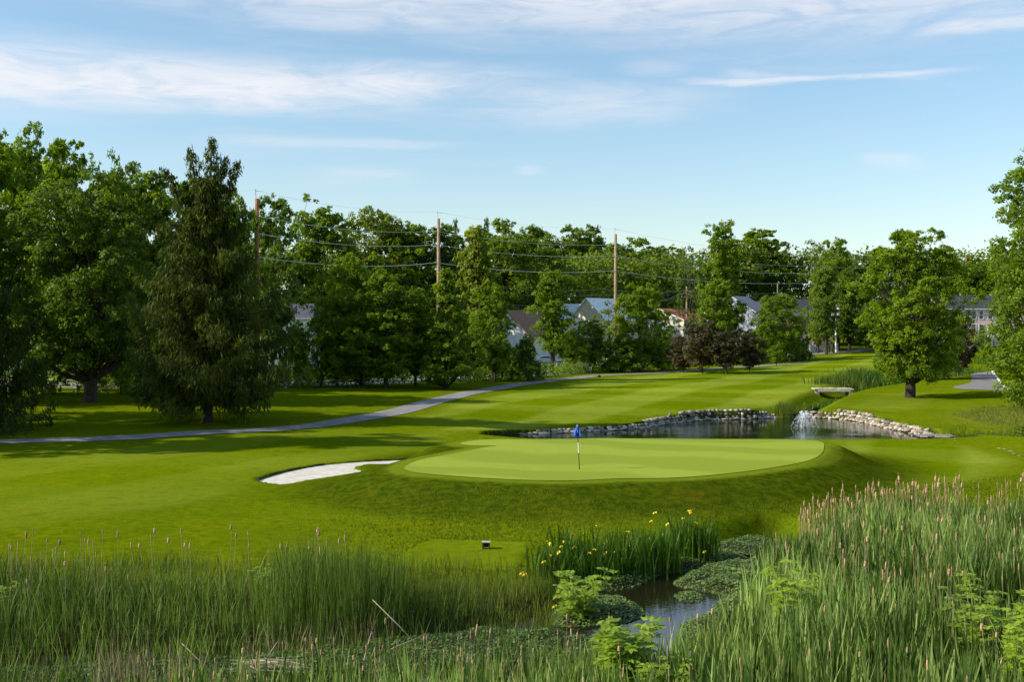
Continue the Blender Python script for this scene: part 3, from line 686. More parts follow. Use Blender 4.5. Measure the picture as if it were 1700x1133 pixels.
T = [
 # px, Y, top, width, variant, material, label
 (-40, 106, 232, 240, 'tall0', 'leaf_yel', 'bright yellow green tree filling the left edge above the drooping spruce'),
 (30, 118, 203, 130, 'tall1', 'leaf_mid', 'tallest leafy crown at the far left, reaching highest into the sky'),
 (112, 126, 232, 130, 'tall0', 'leaf_mid', 'leafy tree with a bumpy top just right of the tallest left crown'),
 (172, 132, 244, 90, 'airy0', 'leaf_mid', 'loose feathery crown poking up behind the wide dark maple'),
 (205, 128, 268, 130, 'tall1', 'leaf_dark', 'dense leafy tree between the wide dark maple and the big spruce'),
 (262, 122, 286, 140, 'tall0', 'leaf_mid', 'leafy tree whose crown meets the left shoulder of the big spruce'),
 (318, 128, 296, 120, 'oval0', 'leaf_yel', 'yellowish tree mostly hidden behind the big spruce'),
 (388, 127, 312, 78, 'tall1', 'leaf_mid', 'tree behind the right side of the big spruce, left of the red pole'),
 (70, 112, 500, 90, 'bush0', 'leaf_mid', 'low leafy shrub by the white fence left of the maple trunk'),
 (200, 114, 520, 100, 'bush1', 'leaf_mid', 'low bright shrub behind the white fence between maple trunk and spruce'),
 (290, 118, 500, 120, 'bush0', 'leaf_dark', 'dark understory shrub behind the lower boughs of the big spruce'),
 (452, 140, 322, 90, 'oval1', 'leaf_blue', 'leafy tree directly right of the red brown pole top'),
 (496, 156, 324, 96, 'airy1', 'leaf_mid', 'loose crown with sky gaps rising between the red pole and the tan pole'),
 (540, 172, 346, 80, 'oval0', 'leaf_mid', 'treeline crown left of the twiggy bare top'),
 (582, 182, 348, 64, 'airy0', 'leaf_olive', 'thin twiggy treetop with half bare branches in the treeline'),
 (634, 186, 346, 100, 'round1', 'leaf_olive', 'rounded olive tree at the highest bump before the tan pole'),
 (682, 190, 368, 80, 'oval1', 'leaf_mid', 'treeline crown immediately left of the tan pole'),
 (738, 205, 372, 70, 'oval0', 'leaf_blue', 'cool green crown just behind the tan pole'),
 (756, 225, 358, 42, 'conifer', 'leaf_dark', 'small pointed conifer tip showing just right of the tan pole'),
 (808, 215, 356, 48, 'conifer', 'leaf_dark', 'left one of the twin dark conifer tips above the treeline'),
 (836, 222, 360, 44, 'conifer', 'leaf_dark', 'right one of the twin dark conifer tips above the treeline'),
 (846, 212, 366, 110, 'round0', 'leaf_dark', 'dark treeline tree under the twin conifer tips'),
 (900, 218, 384, 90, 'round1', 'leaf_dark', 'very dark crown left of the lone round treetop'),
 (960, 224, 373, 74, 'round0', 'leaf_dark', 'lone round dark treetop left of the bare orange pole'),
 (1000, 214, 412, 70, 'round1', 'leaf_yel', 'bright crown at the left foot of the bare orange pole'),
 (1052, 228, 396, 90, 'round0', 'leaf_mid', 'lit green crown just right of the bare orange pole'),
 (1102, 232, 408, 80, 'oval1', 'leaf_yel', 'yellow green treeline crown above the terracotta roof'),
 (1148, 240, 406, 60, 'airy0', 'leaf_blue', 'open airy crown between the terracotta roof and the tall double crowned tree'),
 (1262, 246, 380, 84, 'oval0', 'leaf_mid', 'tall treeline crown right behind the double crowned tree'),
 (1226, 250, 404, 60, 'round1', 'leaf_dark', 'dark crown squeezed between the double crowned tree and its right neighbour'),
 (1332, 262, 398, 70, 'airy0', 'leaf_olive', 'pale see through tree with fine bare branches against the sky'),
 (1370, 270, 404, 60, 'airy1', 'leaf_olive', 'second pale see through tree, left of the transformer pole top'),
 (1392, 258, 394, 66, 'oval1', 'leaf_mid', 'ragged tree rising behind the transformer pole'),
 (1432, 272, 424, 70, 'round0', 'leaf_dark', 'dark crown in the gap left of the big solitary maple'),
 (1600, 280, 436, 90, 'round1', 'leaf_mid', 'crown behind the pink house left of the thin far pole'),
 (1642, 284, 422, 80, 'round0', 'leaf_yel', 'bright crown behind the pink house right of the thin far pole'),
 (1560, 284, 440, 80, 'oval0', 'leaf_mid', 'tree behind the right side of the big solitary maple'),
 (1668, 286, 400, 50, 'oval1', 'leaf_mid', 'tree glimpsed behind the tall tree on the right edge'),
 # middle row in front of the fence and road
 (494, 128, 535, 80, 'bush1', 'leaf_yel', 'sunlit leafy shrub at the right hem of the big spruce'),
 (534, 130, 432, 66, 'airy1', 'leaf_yel', 'slender bright tree with loose arms in front of the slate roof'),
 (560, 130, 490, 96, 'round1', 'leaf_mid', 'mid green tree right of the slate roof, low branches shading the fence'),
 (600, 133, 420, 130, 'round0', 'leaf_yel', 'broad lime green tree between the slate roof and the tan pole'),
 (640, 127, 452, 120, 'oval0', 'leaf_mid', 'full leafy tree left of the young lawn tree'),
 (690, 131, 476, 80, 'oval1', 'leaf_mid', 'narrow tree in the dense row above the fence posts'),
 (741, 127, 446, 108, 'cone0', 'leaf_mid', 'cone shaped young tree standing forward on the lawn with a short pale trunk'),
 (790, 146, 373, 110, 'cone1', 'leaf_olive', 'tall pyramid shaped tree rising right of the tan pole'),
 (822, 140, 470, 70, 'oval1', 'leaf_mid', 'slanting tree at the right foot of the pyramid shaped tree'),
 (876, 146, 556, 64, 'bush1', 'leaf_blue', 'low cool green tree in front of the white gabled house'),
 (856, 156, 578, 50, 'bush0', 'leaf_dark', 'dark shrub beside the parked white car'),
 (916, 170, 444, 78, 'column1', 'leaf_mid', 'slender layered tree right of the white gabled house'),
 (950, 176, 530, 60, 'small1', 'leaf_mid', 'small tree above the white fence near the parked car'),
 (984, 172, 530, 56, 'oval1', 'leaf_mid', 'thin stemmed tree in front of the white roofs'),
 (1012, 178, 500, 60, 'airy1', 'leaf_olive', 'twiggy olive tree just left of the round bright tree'),
 (1062, 176, 470, 96, 'round0', 'leaf_yel', 'rounded bright tree right of the orange pole foot'),
 (1036, 172, 556, 80, 'bush0', 'leaf_dark', 'dark low bush under the rounded bright tree'),
 (1100, 180, 556, 76, 'bush1', 'leaf_yel', 'yellow green shrub left of the purple plum trees'),
 (1190, 205, 470, 62, 'oval0', 'leaf_yel', 'lower crown of leaves below the tall double crowned tree, ahead of the grey house'),
 (1200, 212, 370, 86, 'column0', 'leaf_yel', 'tall double crowned tree standing left of the grey gabled house'),
 (1246, 206, 548, 50, 'bush1', 'leaf_mid', 'shrub below the round window gable of the grey house'),
 (1294, 204, 488, 92, 'round1', 'leaf_yel', 'leafy tree in front of the brick house with the dark roof'),
 (1256, 198, 548, 60, 'bush0', 'leaf_mid', 'green bush between the plum trees and the black stemmed sapling'),
 (1322, 210, 536, 56, 'bush0', 'leaf_blue', 'dark bush left of the white ranch fence'),
 (1358, 240, 478, 38, 'oval1', 'leaf_yel', 'yellow green tree beside the brick house with the dark roof'),
 (1372, 234, 440, 60, 'column1', 'leaf_dark', 'ivy dark narrow tree just left of the transformer pole'),
 (1410, 246, 450, 56, 'column0', 'leaf_dark', 'dark upright tree just right of the transformer pole'),
 (1448, 240, 500, 60, 'round1', 'leaf_dark', 'shadowy tree behind the left side of the big solitary maple'),
 (1500, 250, 480, 110, 'round0', 'leaf_mid', 'tree hidden behind the middle of the big solitary maple'),
 (1554, 146, 520, 92, 'round1', 'leaf_mid', 'small shaded tree right behind the big solitary maple'),
 (1716, 150, 530, 70, 'bush0', 'leaf_mid', 'bushy green tree behind the tall tree on the right edge'),
 (1676, 190, 560, 50, 'bush1', 'leaf_plum', 'small reddish shrub beside the right edge tree'),
]
for r_ in T:
    r_ = list(r_); far = r_[2] < 442 and r_[0] > 440 and ' tall double' not in r_[6] and 'transformer pole' not in r_[6] and r_[1] > 150 and r_[0] != 1200 and r_[0] != 1372
    if far and r_[0] < 790: r_[1] = max(r_[1], 192+(r_[0] % 4)*7)
    if far and 790 <= r_[0] < 850: r_[1] = 236+(r_[0] % 3)*6
    if far and r_[0] >= 850: r_[1] = max(r_[1], 274+(r_[0] % 5)*4)
    wf = 1.75 if far and r_[4] != 'conifer' else (1.12 if r_[4][:4] not in ('bush', 'coni') else 1.0)
    tree(*r_[:3], r_[3]*wf, *r_[4:])
P_ = [(1134, 170, 560, 62, 'small0', 'leftmost purple leaved plum tree beside the path'),
      (1166, 165, 534, 84, 'small0', 'fullest purple leaved plum tree, second from the left'),
      (1206, 163, 548, 74, 'small1', 'purple leaved plum tree in the middle of the row, its trunk nearest the path'),
      (1244, 168, 552, 70, 'small0', 'rightmost purple leaved plum tree, slightly redder than the rest'),
      (1592, 153, 532, 70, 'small0', 'reddish leaved tree between the big solitary maple and the paved path')]
for px, Yd, top, wd, v, lb in P_: tree(px, Yd, top, wd, v, 'leaf_plum', lb, 'plum_tree', 'purple leaved plum trees')
tree(1289, 188, 572, 30, 'small1', 'leaf_yel', 'thin young sapling with a black stem below the brick house', 'sapling')
tree(1480, 145, 560, 60, 'small0', 'leaf_mid', 'small lawn tree left behind the big maple trunk', 'leafy_tree')
for px, Yd, top, lb in [(-215, 84, 175, 'tall tree beyond the left edge, nearest the path'), (-260, 66, 120, 'tall tree beyond the left edge, nearest the marsh'), (-190, 100, 190, 'tall tree beyond the left edge, beside the fence'), (-420, 74, 150, 'tall tree beyond the left edge, farthest out')]:
    tree(px-60, Yd, top, 330, 'tall1', 'leaf_mid', lb, group='trees beyond the left edge')
# clipped cypresses before the grey fences
for i, (px, Yd, top, lb) in enumerate([(1376, 236, 570, 'left cypress of the pair before the left board fence'), (1384, 236, 571, 'right cypress of the pair before the left board fence'),
        (1619, 226, 558, 'left one of three clipped cypresses before the right board fence'), (1631, 226, 557, 'middle one of three clipped cypresses before the right board fence'), (1643, 226, 559, 'right one of three clipped cypresses before the right board fence')]):
    tree(px, Yd, top, 6.5, 'column0', 'leaf_dark', lb, 'cypress', 'clipped cypresses', cat='cypress')
for px, Yd, top, wd, lb in [(1616, 243, 543, 16, 'round dark evergreen bush against the pink house wall'), (1631, 243, 541, 18, 'second dark evergreen bush, beside the parked white car')]:
    tree(px, Yd, top, wd, 'bush0', 'leaf_dark', lb, 'evergreen_bush', cat='bush')

# dim wood closing the view behind the counted trees
def woodland(name, line, n, zlo, zhi, size, m, label, depth=10, seed=5):
    g = np.random.default_rng(seed); Ls = np.array(line, float); t = g.uniform(0, len(Ls)-1.001, n); i = t.astype(int); f = (t-i)[:, None]
    xy = Ls[i, :2]*(1-f)+Ls[i+1, :2]*f+g.normal(0, depth*.4, (n, 2)); zt = (Ls[i, 2:]*(1-f)+Ls[i+1, 2:]*f)[:, 0]
    base = h_base(xy[:, 0], xy[:, 1]); zz = base+zlo+(zt-zlo)*g.random(n)**.8
    L = Leaves(); k = 12; idx = np.repeat(np.arange(n), k); c = np.column_stack([xy, zz])[idx]+g.normal(size=(n*k, 3))*size*2.2
    V, Fc = cards(c, unit(rvec(g, n*k)+np.array([-.2, -.6, .5])), size*g.uniform(.6, 1.3, n*k), g)
    L.add(V, Fc, np.clip(.35+g.normal(0, .22, n), 0, 1)[idx]); o = link(name, L.mesh(name, M[m])); tag(o, label, 'woodland', kind='stuff')
woodland('distant_woodland', [(-110, 165, 17), (-60, 172, 18), (-20, 225, 19), (30, 264, 21), (70, 292, 23), (130, 302, 23), (190, 284, 22)], 9500, 0, 0, .50, 'leaf_wood', 'dark wood filling the view behind the houses')
woodland('understory_brush', [(-75, 122, 2.2), (-50, 124, 2.4), (-38, 128, 2.6), (-20, 131, 2.2), (-4, 140, 1.8), (3, 158, 1.3), (14, 178, 1.2), (26, 190, 1.6), (38, 204, 2.2), (50, 222, 2.0)], 2300, 0, 0, .16, 'leaf_mid', 'low brush and weeds along the foot of the tree row', 3.0, 6)

# ------------------------------------------------------------------ blades: reeds, grasses, iris
def blades(g, xy, hmin, hmax, wd, lean, zoff=-.05, seg=3, tint=None, bend=.5, zf=None, hmul=1.0):
    """tapered leaf ribbons standing on the ground"""
    n = len(xy); z = (zf or h)(xy[:, 0], xy[:, 1])+zoff; hh = g.uniform(hmin, hmax, n)*hmul
    a = g.uniform(0, 2*math.pi, n); ld = np.stack([np.cos(a), np.sin(a)], 1)*(lean*g.uniform(.1, 1, n)*hh)[:, None]
    f = g.uniform(0, math.pi, n); wv = np.stack([np.cos(f), np.sin(f)*.5], 1)
    rows = []
    for k in range(seg+1):
        t = k/seg; c = xy+ld*(t**(1.6+bend)); zz = z+hh*(t-.10*lean*t*t); ww = wd*(1-.15*t if t < .6 else (1-t)/.4*.9+.02)
        ww = ww*g.uniform(.75, 1.25, n)
        if k < seg: rows += [np.column_stack([c-wv*ww[:, None]/2, zz]), np.column_stack([c+wv*ww[:, None]/2, zz])]
        else: rows += [np.column_stack([c, zz])]
    V = np.stack(rows, 1); pv = V.shape[1]; base = np.arange(n)[:, None]*pv; fs = []
    for k in range(seg-1): fs.append(base+np.array([2*k, 2*k+1, 2*k+3, 2*k+2]))
    tri = base+np.array([2*(seg-1), 2*(seg-1)+1, 2*seg]); q = np.concatenate(fs) if fs else np.zeros((0, 4), int)
    tv = np.clip(tint if tint is not None else g.normal(.45, .2, n), 0, 1)
    return V.reshape(-1, 3), q, tri, np.repeat(tv, pv)
class Field:
    def __init__(s): s.V = []; s.Q = []; s.T = []; s.A = []; s.n = 0
    def add(s, r_):
        V, q, t, a = r_; s.V.append(V); s.A.append(a)
        if len(q): s.Q.append(q+s.n)
        s.T.append(t+s.n); s.n += len(V)
    def build(s, name, m, label, cat, parent=None, kind='stuff'):
        fl = ([np.concatenate(s.Q)] if s.Q else [])+[np.concatenate(s.T)]
        o = link(name, npmesh(name, np.concatenate(s.V), fl, m, dict(tint=np.concatenate(s.A))), parent)
        return tag(o, label, cat, kind=kind)
def scatter(g, poly, dens, clump=0.0, cs=1.6, dist=None):
    P = np.asarray(poly, float); a = P.min(0); b = P.max(0); n = int(dens*(b[0]-a[0])*(b[1]-a[1]))
    xy = g.uniform(a, b, (n, 2)); k = inside(xy[:, 0], xy[:, 1], P)
    if clump:
        f = .5+.25*np.sin(xy[:, 0]*cs+1.3*np.sin(xy[:, 1]*cs*.7))+.25*np.sin(xy[:, 1]*cs*1.3+1.7*np.sin(xy[:, 0]*cs*.6+2)); k &= g.random(n) < (1-clump)+clump*f*1.3
    return xy[k]
def clumped(g, poly, nclump, per, rad):
    c = scatter(g, poly, nclump); k = np.repeat(np.arange(len(c)), per); return c[k]+g.normal(0, rad, (len(k), 2)), k
M['reed'] = leafmat('reed_leaves', (.038, .078, .008), (.350, .460, .120), .34, .5, 0.0)
M['reed_left'] = leafmat('fine_reed_leaves', (.045, .090, .008), (.185, .265, .040), .34, .55, 0.0)
M['iris'] = leafmat('iris_leaves', (.040, .095, .008), (.125, .225, .020), .35, .4, 0.0)
M['meadow'] = leafmat('meadow_grass', (.050, .085, .008), (.165, .215, .026), .30, .7, 0.0)
M['rough'] = leafmat('rough_grass', (.050, .088, .001), (.150, .195, .003), .25, .95, 0.0)
M['straw'] = leafmat('dead_reed', (.13, .085, .040), (.42, .33, .20), .12, .9, 0.0)
M['cress'] = leafmat('watercress_leaves', (.040, .080, .012), (.210, .300, .075), .22, .35, 0.0)
M['head'] = mat('cattail_fluff', (.40, .265, .135), .95, .3, 30, .5, 60, objvar=.35)
M['stem'] = mat('cattail_stem', (.20, .20, .08), .8, .2, 9)
M['yellow'] = mat('iris_petals', (.78, .55, .02), .5, .1, 20)
def patches(xy, s=.35, k=0.0): return .22*np.sin(xy[:, 0]*s+1.7*np.sin(xy[:, 1]*s*.8+k))+.16*np.sin(xy[:, 1]*s*2.1+xy[:, 0]*s*1.3+k)

g = np.random.default_rng(77)
RB = [(9.3,38.2),(8.4,36.2),(7.4,34.0),(6.9,31.5),(6.3,29.2),(5.2,27.0),(4.3,25.2),(2.8,23.7),(.6,22.9),(-1.8,22.9),(-4.5,22.4),(-6.6,22.9),(-8.0,22.0),(-9.5,19.4),(-12,16.5),(22,16.5),(24,30),(27,43.0),(22.5,43.2),(15.8,40.9),(12,40.3),(10.4,39.6)]
f_ = Field()
xy = scatter(g, RB, 26, .5, 1.9); tt = .30+patches(xy, .5)+g.normal(0, .26, len(xy))
hs = np.where(xy[:, 0] < 5, .62, 1.0)*np.where(xy[:, 1] < 20, .92, 1.0)
xy2, k2 = clumped(g, RB, 11.0, 6, .055); al = np.concatenate([xy, xy2]); tl = np.concatenate([tt, (.42+g.normal(0, .24, k2.max()+1))[k2]+patches(xy2, .5)+g.normal(0, .16, len(k2))])
ll = al[:, 0] < 3.4-(al[:, 1]-22)*.0
f_.add(blades(g, al[ll], .85, 1.5, .055, .20, tint=tl[ll], bend=1.2, hmul=1-.22*ss(-al[ll][:, 0], 4.0, 6.5)))
hm_ = 1+.16*np.sin(al[~ll][:, 0]*1.1+1.3*np.sin(al[~ll][:, 1]*.9))
f_.add(blades(g, al[~ll], .75, 1.85, .068, .20, hmul=hm_, bend=1.4, tint=tl[~ll]))
f_.build('reed_bed', M['reed'], 'broad bed of green cattail leaves filling the right and bottom foreground', 'reed bed')
LB = [(-24,21.5),(-11,21.8),(-9.6,23.5),(-8.6,25.3),(-7.0,26.0),(-4.6,27.2),(-2.9,28.4),(-.9,28.8),(-1.1,30.6),(-4.2,31.6),(-8,32.0),(-13,31.8),(-24,32.0)]
f_ = Field()
xy = scatter(g, LB, 75, .8, 1.25); tt = .34+1.3*patches(xy, .45, 1)+g.normal(0, .24, len(xy))
tallm = np.exp(-((xy[:, 0]+4.2)/1.7)**2-((xy[:, 1]-29.0)/1.8)**2)
lo = tallm > .72
hm_ = .86+.28*np.sin(xy[~lo][:, 0]*.9+1.1*np.sin(xy[~lo][:, 1]*1.3))+.10*np.sin(xy[~lo][:, 0]*3.1)-.25*ss(xy[~lo][:, 1], 30, 32)+.42*tallm[~lo]-.3*ss(xy[~lo][:, 0], -3, -1)
f_.add(blades(g, xy[~lo], .5, 1.65, .030, .42, tint=tt[~lo], hmul=hm_)); f_.add(blades(g, xy[lo], 1.5, 2.2, .024, .12, tint=tt[lo]-.16))
xy2, k2 = clumped(g, [(-6.2,27.4),(-2.9,28.6),(-2.7,30.6),(-6.2,31)], 7, 16, .14); f_.add(blades(g, xy2, 1.4, 2.1, .02, .15, tint=.33+g.normal(0, .14, len(xy2))))
f_.build('tall_grass_bed', M['reed_left'], 'bed of tall fine reeds and grass along the left foreground', 'reed bed')
# lower meadow grasses on the bank between bed and tee
MG = [(-24,30.5),(-8,30.5),(-3,29.4),(0.3,28.6),(2.0,30.2),(2.6,32.4),(2.2,33.6),(.8,34.2),(-3.6,34.2),(-8,34.5),(-24,35.0)]
f_ = Field(); xy = scatter(g, MG, 125, .45, 1.5); f_.add(blades(g, xy, .22, .80, .014, .5, tint=.48+patches(xy, .6)+g.normal(0, .2, len(xy)), seg=2))
f_.build('meadow_grass', M['meadow'], 'loose knee high grass on the bank before the tee', 'long grass')
f_ = Field(); xy = scatter(g, [(-10,23.6),(-4,24.4),(.6,25.2),(2.0,26.4),(1.0,28.6),(-3,28.0),(-7,26.8),(-12,25.8),(-12,22.4)], 62, .6, 1.7); f_.add(blades(g, xy, .35, 1.15, .034, .35, tint=.42+patches(xy, .8)+g.normal(0, .22, len(xy)), seg=2))
f_.build('channel_grass', M['reed_left'], 'sparse grasses growing through the watercress in the left channel', 'long grass')
# short tufts giving the rough its nap
f_ = Field()
RG = [(-20,33.8),(9,34),(10.5,41),(26,46),(40,52),(30,60),(12,46.0),(5,44),(-8,47),(-12,56),(-28,60),(-26,40)]
xy = scatter(g, RG, 190, .3, 2.0); k = (sdist(xy[:, 0], xy[:, 1], GREEN, 3) > .25) & (sdist(xy[:, 0], xy[:, 1], BUNK, 2) > .15) & (sdist(xy[:, 0], xy[:, 1], TEE, 2) > 0) & (seg_dist(xy[:, 0], xy[:, 1], GULLY) > 1.1)
k &= g.random(len(xy)) < np.clip(1.25-(xy[:, 1]-34)/26, .12, 1)*ss(xy[:, 0], -9, -1)
xy = xy[k]; f_.add(blades(g, xy, .04, .12, .034, .9, zoff=-.012, tint=.42+patches(xy, .55)+g.normal(0, .28, len(xy)), seg=1))
f_.build('rough_grass', M['rough'], 'short shaggy rough grass on the slope below the green', 'grass')
# longer grass: bunker fringe, gully bank, dry zone at right, ditch, pond edge
f_ = Field()
bl = BUNK[:int(len(BUNK)*.45)]; xy = np.repeat(bl, 26, 0)+np.column_stack([g.normal(0, .18, len(bl)*26), .10+np.abs(g.normal(0, .12, len(bl)*26))])
f_.add(blades(g, xy, .05, .16, .02, .9, seg=2, tint=.35+g.normal(0, .2, len(xy))))
gl = spline(GULLY, 10); xy = np.repeat(gl, 95, 0)+g.normal(0, 1.15, (len(gl)*95, 2)); xy = xy[(xy[:, 0] > 9)]
f_.add(blades(g, xy, .25, .85, .03, .55, seg=2, tint=.4+patches(xy, .9)+g.normal(0, .2, len(xy))))
dz_ = [tuple(p) for p in dryz]; xy = scatter(g, dz_, 26); f_.add(blades(g, xy, .15, .35, .035, .6, seg=2, tint=.75+g.normal(0, .2, len(xy))))
xy = scatter(g, [(31,78.5),(34,81),(38,80.5),(45,74),(46,66),(41,69),(37,76),(34,79)], 60, .5, 1.3); f_.add(blades(g, xy, .5, 1.25, .035, .5, seg=2, tint=.45+patches(xy, .9)+g.normal(0, .2, len(xy))))
f_.build('bank_grass', M['meadow'], 'long tufted grass on ditch banks and bunker fringe', 'long grass')
# iris stands on the near bank: a thing per stand
irs = [((1.3, 33.9), .55, .75, 220, 'yellow iris stand at the left end of the row by the stream'), ((2.2, 34.9), .75, 1.05, 420, 'broad iris stand behind the light green sapling'),
       ((3.4, 35.6), .7, 1.35, 420, 'tall grey green iris stand in the middle of the row'), ((4.5, 36.5), .65, 1.25, 420, 'leafy iris stand next to the rightmost one'), ((5.9, 37.9), .62, 1.35, 520, 'darkest and most upright iris stand, rightmost above the stream bend')]
flm = MB()
for a in range(6):
    t = a*math.pi/3; r0 = .055 if a % 2 else .038; u = Vector((math.cos(t), math.sin(t), 0)); s_ = Vector((-u.y, u.x, 0)); zz = -.02 if a % 2 else .035
    flm.add([(0, 0, 0), tuple(u*r0*.6+s_*.022+Vector((0, 0, .02))), tuple(u*r0*1.3+Vector((0, 0, zz))), tuple(u*r0*.6-s_*.022+Vector((0, 0, .02)))], [(0, 1, 2, 3)])
flm = flm.mesh('iris_flower', M['yellow'])
for (cx, cy), rad, ht, n, lb in irs:
    e = empty('iris_stand', (cx, cy, gh(cx, cy)), lb, 'iris', 'yellow irises on the bank'); q = g.normal(0, rad*.5, (n, 2))*np.array([1.25, .8])
    ht *= 1.45; F2 = Field(); r_ = blades(g, q+np.array([cx, cy]), ht*.55, ht, .050, .28, tint=.36+g.normal(0, .22, n)); r_[0][:] -= np.array([cx, cy, gh(cx, cy)]); F2.add(r_)
    o = F2.build('leaves', M['iris'], None, None, e)
    for k in range(6):
        px_, py_ = g.normal(0, rad*.55, 2)*np.array([1.2, .7]); o = link('flower', flm, e, (px_, py_-.1, ht*g.uniform(.5, .98))); o.rotation_euler = (g.uniform(-.6, .6), g.uniform(-.5, .5), g.uniform(0, 3)); s_ = g.uniform(.9, 1.4); o.scale = (s_,)*3
# single yellow flowers low on the bank
for x, y in [(.25, 31.8), (.33, 31.7), (.9, 33.2), (1.1, 30.0), (4.9, 36.3), (6.3, 37.4)]:
    e = empty('iris_flower', (x, y, gh(x, y)), 'single yellow iris bloom low in the bank grass', 'flower', 'stray yellow iris blooms')
    m_ = MB(); m_.tube([(0, 0, 0), (.02, 0, .55)], .007, 4); m_.build('stem', M['stem'], e); o = link('petals', flm, e, (.02, 0, .58)); o.scale = (1.5,)*3; o.rotation_euler = (.6, 0, 1)

# ------------------------------------------------------------------ watercress mats on the stream
def mat_of_leaves(name, poly, z0, hump, dens, size, label, seed, m='cress', tb=.5):
    g = np.random.default_rng(seed); P = np.asarray(poly, float)
    xy = scatter(g, P, dens, .15, 3); d = -sdist(xy[:, 0], xy[:, 1], P, 1); rise = hump*ss(d, 0, .5)*(.75+.25*np.sin(xy[:, 0]*4+2*np.sin(xy[:, 1]*3)))
    z = z0+rise*g.uniform(.55, 1.05, len(xy)); n = len(xy); c = np.column_stack([xy, z])
    nn = unit(rvec(g, n)*.55+np.array([0, -.1, 1.0])); V, Fc = cards(c, nn, size*g.uniform(.6, 1.3, n), g, .75)
    L = Leaves(); L.add(V, Fc, tb+patches(xy, 2.0)*.5+g.normal(0, .2, n)); me = L.mesh(name, M[m])
    tag(link(name, me), label, 'watercress', kind='stuff')
    pm = drape(name+'_roots', P, 0, M['soil'], .25, zf=lambda a, b: z0-.02+.45*hump*ss(-sdist(a, b, P, 1), 0, .5)); tag(link('mat_roots', pm), 'dark roots under the watercress', 'roots', kind='stuff')
def pp(pts, z=-.66): return spline([PZ(px, py, z)[:2] for px, py in pts], 3, True)
mat_of_leaves('watercress', pp([(985,972),(1010,955),(1070,945),(1110,932),(1165,922),(1215,916),(1240,926),(1200,937),(1160,945),(1120,949),(1085,958),(1055,972),(1010,980)]), -.70, .30, 620, .040, 'long watercress mat along the far side of the stream', 91)
mat_of_leaves('watercress', pp([(1118,968),(1140,952),(1190,940),(1240,930),(1290,925),(1310,960),(1280,990),(1235,1002),(1190,985),(1150,978)]), -.70, .32, 620, .040, 'wide bright watercress mat on the right of the stream', 92, tb=.62)
mat_of_leaves('watercress', pp([(925,1006),(960,996),(1005,988),(1040,994),(1066,1008),(1068,1022),(1030,1034),(975,1038),(915,1036)]), -.70, .26, 620, .042, 'rounded watercress island left of the open water', 93)
mat_of_leaves('watercress', pp([(1120,984),(1150,980),(1165,988),(1160,998),(1130,996)]), -.70, .14, 500, .038, 'small watercress tuft in the middle of the stream', 94, tb=.55)
mat_of_leaves('watercress', [(-24,23.6),(-12,24.2),(-6,24.9),(-2,25.4),(1.0,25.6),(2.6,26.6),(2.3,28.3),(1.2,29.2),(-.8,29.4),(-3,28.4),(-6.5,26.9),(-11,26.0),(-24,25.8)], -.70, .20, 330, .042, 'low green carpet of watercress choking the left part of the stream', 95, tb=.30)
mat_of_leaves('watercress', [(4.4,29.8),(5.4,31.2),(6.2,33.2),(7.2,34.5),(7.4,31),(6.5,28.6),(5.2,27.2),(4.3,27.5)], -.70, .25, 420, .042, 'watercress under the reeds at the right side of the stream', 96, tb=.6)
mat_of_leaves('watercress', pp([(1180,905),(1240,895),(1300,900),(1310,925),(1250,922),(1200,915)]), -.66, .25, 420, .042, 'watercress mat below the dark grassy bank at the bend', 97)

# ------------------------------------------------------------------ cattails with seed heads
def cattail_meshes():
    o = []
    for k in range(5):
        g = np.random.default_rng(300+k); H = [1.75, 1.9, 1.65, 1.8, 1.7][k]; lx, ly = g.normal(0, .05, 2)*H
        st = MB(); P = [(0, 0, 0), (lx*.2, ly*.2, H*.45), (lx, ly, H)]; st.tube(P, [.008, .006, .004], 4); 
        hd = MB(); L0 = [.20, .16, .24, .12, .18][k]; rr = [.017, .022, .014, .030, .019][k]; n = 7
        pts = [Vector((lx, ly, H-L0+L0*i/(n-1))) for i in range(n)]; rad = [rr*.45]+[rr*g.uniform(.75, 1.25) for _ in range(n-2)]+[rr*.5]
        hd.tube(pts, rad, 7); hd.tube([(lx, ly, H-.01), (lx+.01, ly, H+.10)], [.006, .002], 4)
        o.append((st.mesh('stem', M['stem'], True), hd.mesh('seed_head', M['head'], True)))
    return o
CT = cattail_meshes()
def cattails(poly, n, sc, label, group, seed, pts=None):
    g = np.random.default_rng(seed); xy = scatter(g, poly, 40) if pts is None else np.array(pts); g.shuffle(xy)
    for x, y in xy[:n]:
        s, hd = CT[int(g.integers(5))]; e = empty('cattail', (x, y, gh(x, y)-.05), label, 'cattail', group, g.uniform(0, 6.28)); k = sc*g.uniform(.88, 1.12); e.scale = (k*1.05, k*1.05, k)
        e.rotation_euler = (g.normal(0, .05), g.normal(0, .05), g.uniform(0, 6.28)); link('stem', s, e); link('seed_head', hd, e)
cattails([(9.2,37.6),(11,38.8),(16.5,40.6),(15,38.2),(12,36.8),(9,34.8)], 74, 1.17, 'pinkish brown cattail along the far rim of the right reed bed', 'cattails on the far rim of the right bed', 1)
cattails([(16.5,40.6),(22.5,42.9),(26,42.5),(20,39),(15.5,38.4)], 34, 1.12, 'brown cattail at the upper right end of the reed bed', 'cattails at the upper right end', 2)
cattails([(8,34.5),(18,38.5),(17,30),(8,24),(6.6,28)], 58, 1.12, 'weathered cattail standing in the middle of the right reed bed', 'cattails in the middle of the right bed', 3)
cattails([(3,24.5),(10,25),(14,18),(2,18.5),(-1,22)], 32, .88, 'fluffy cattail low in the near right foreground', 'cattails in the near foreground', 4)
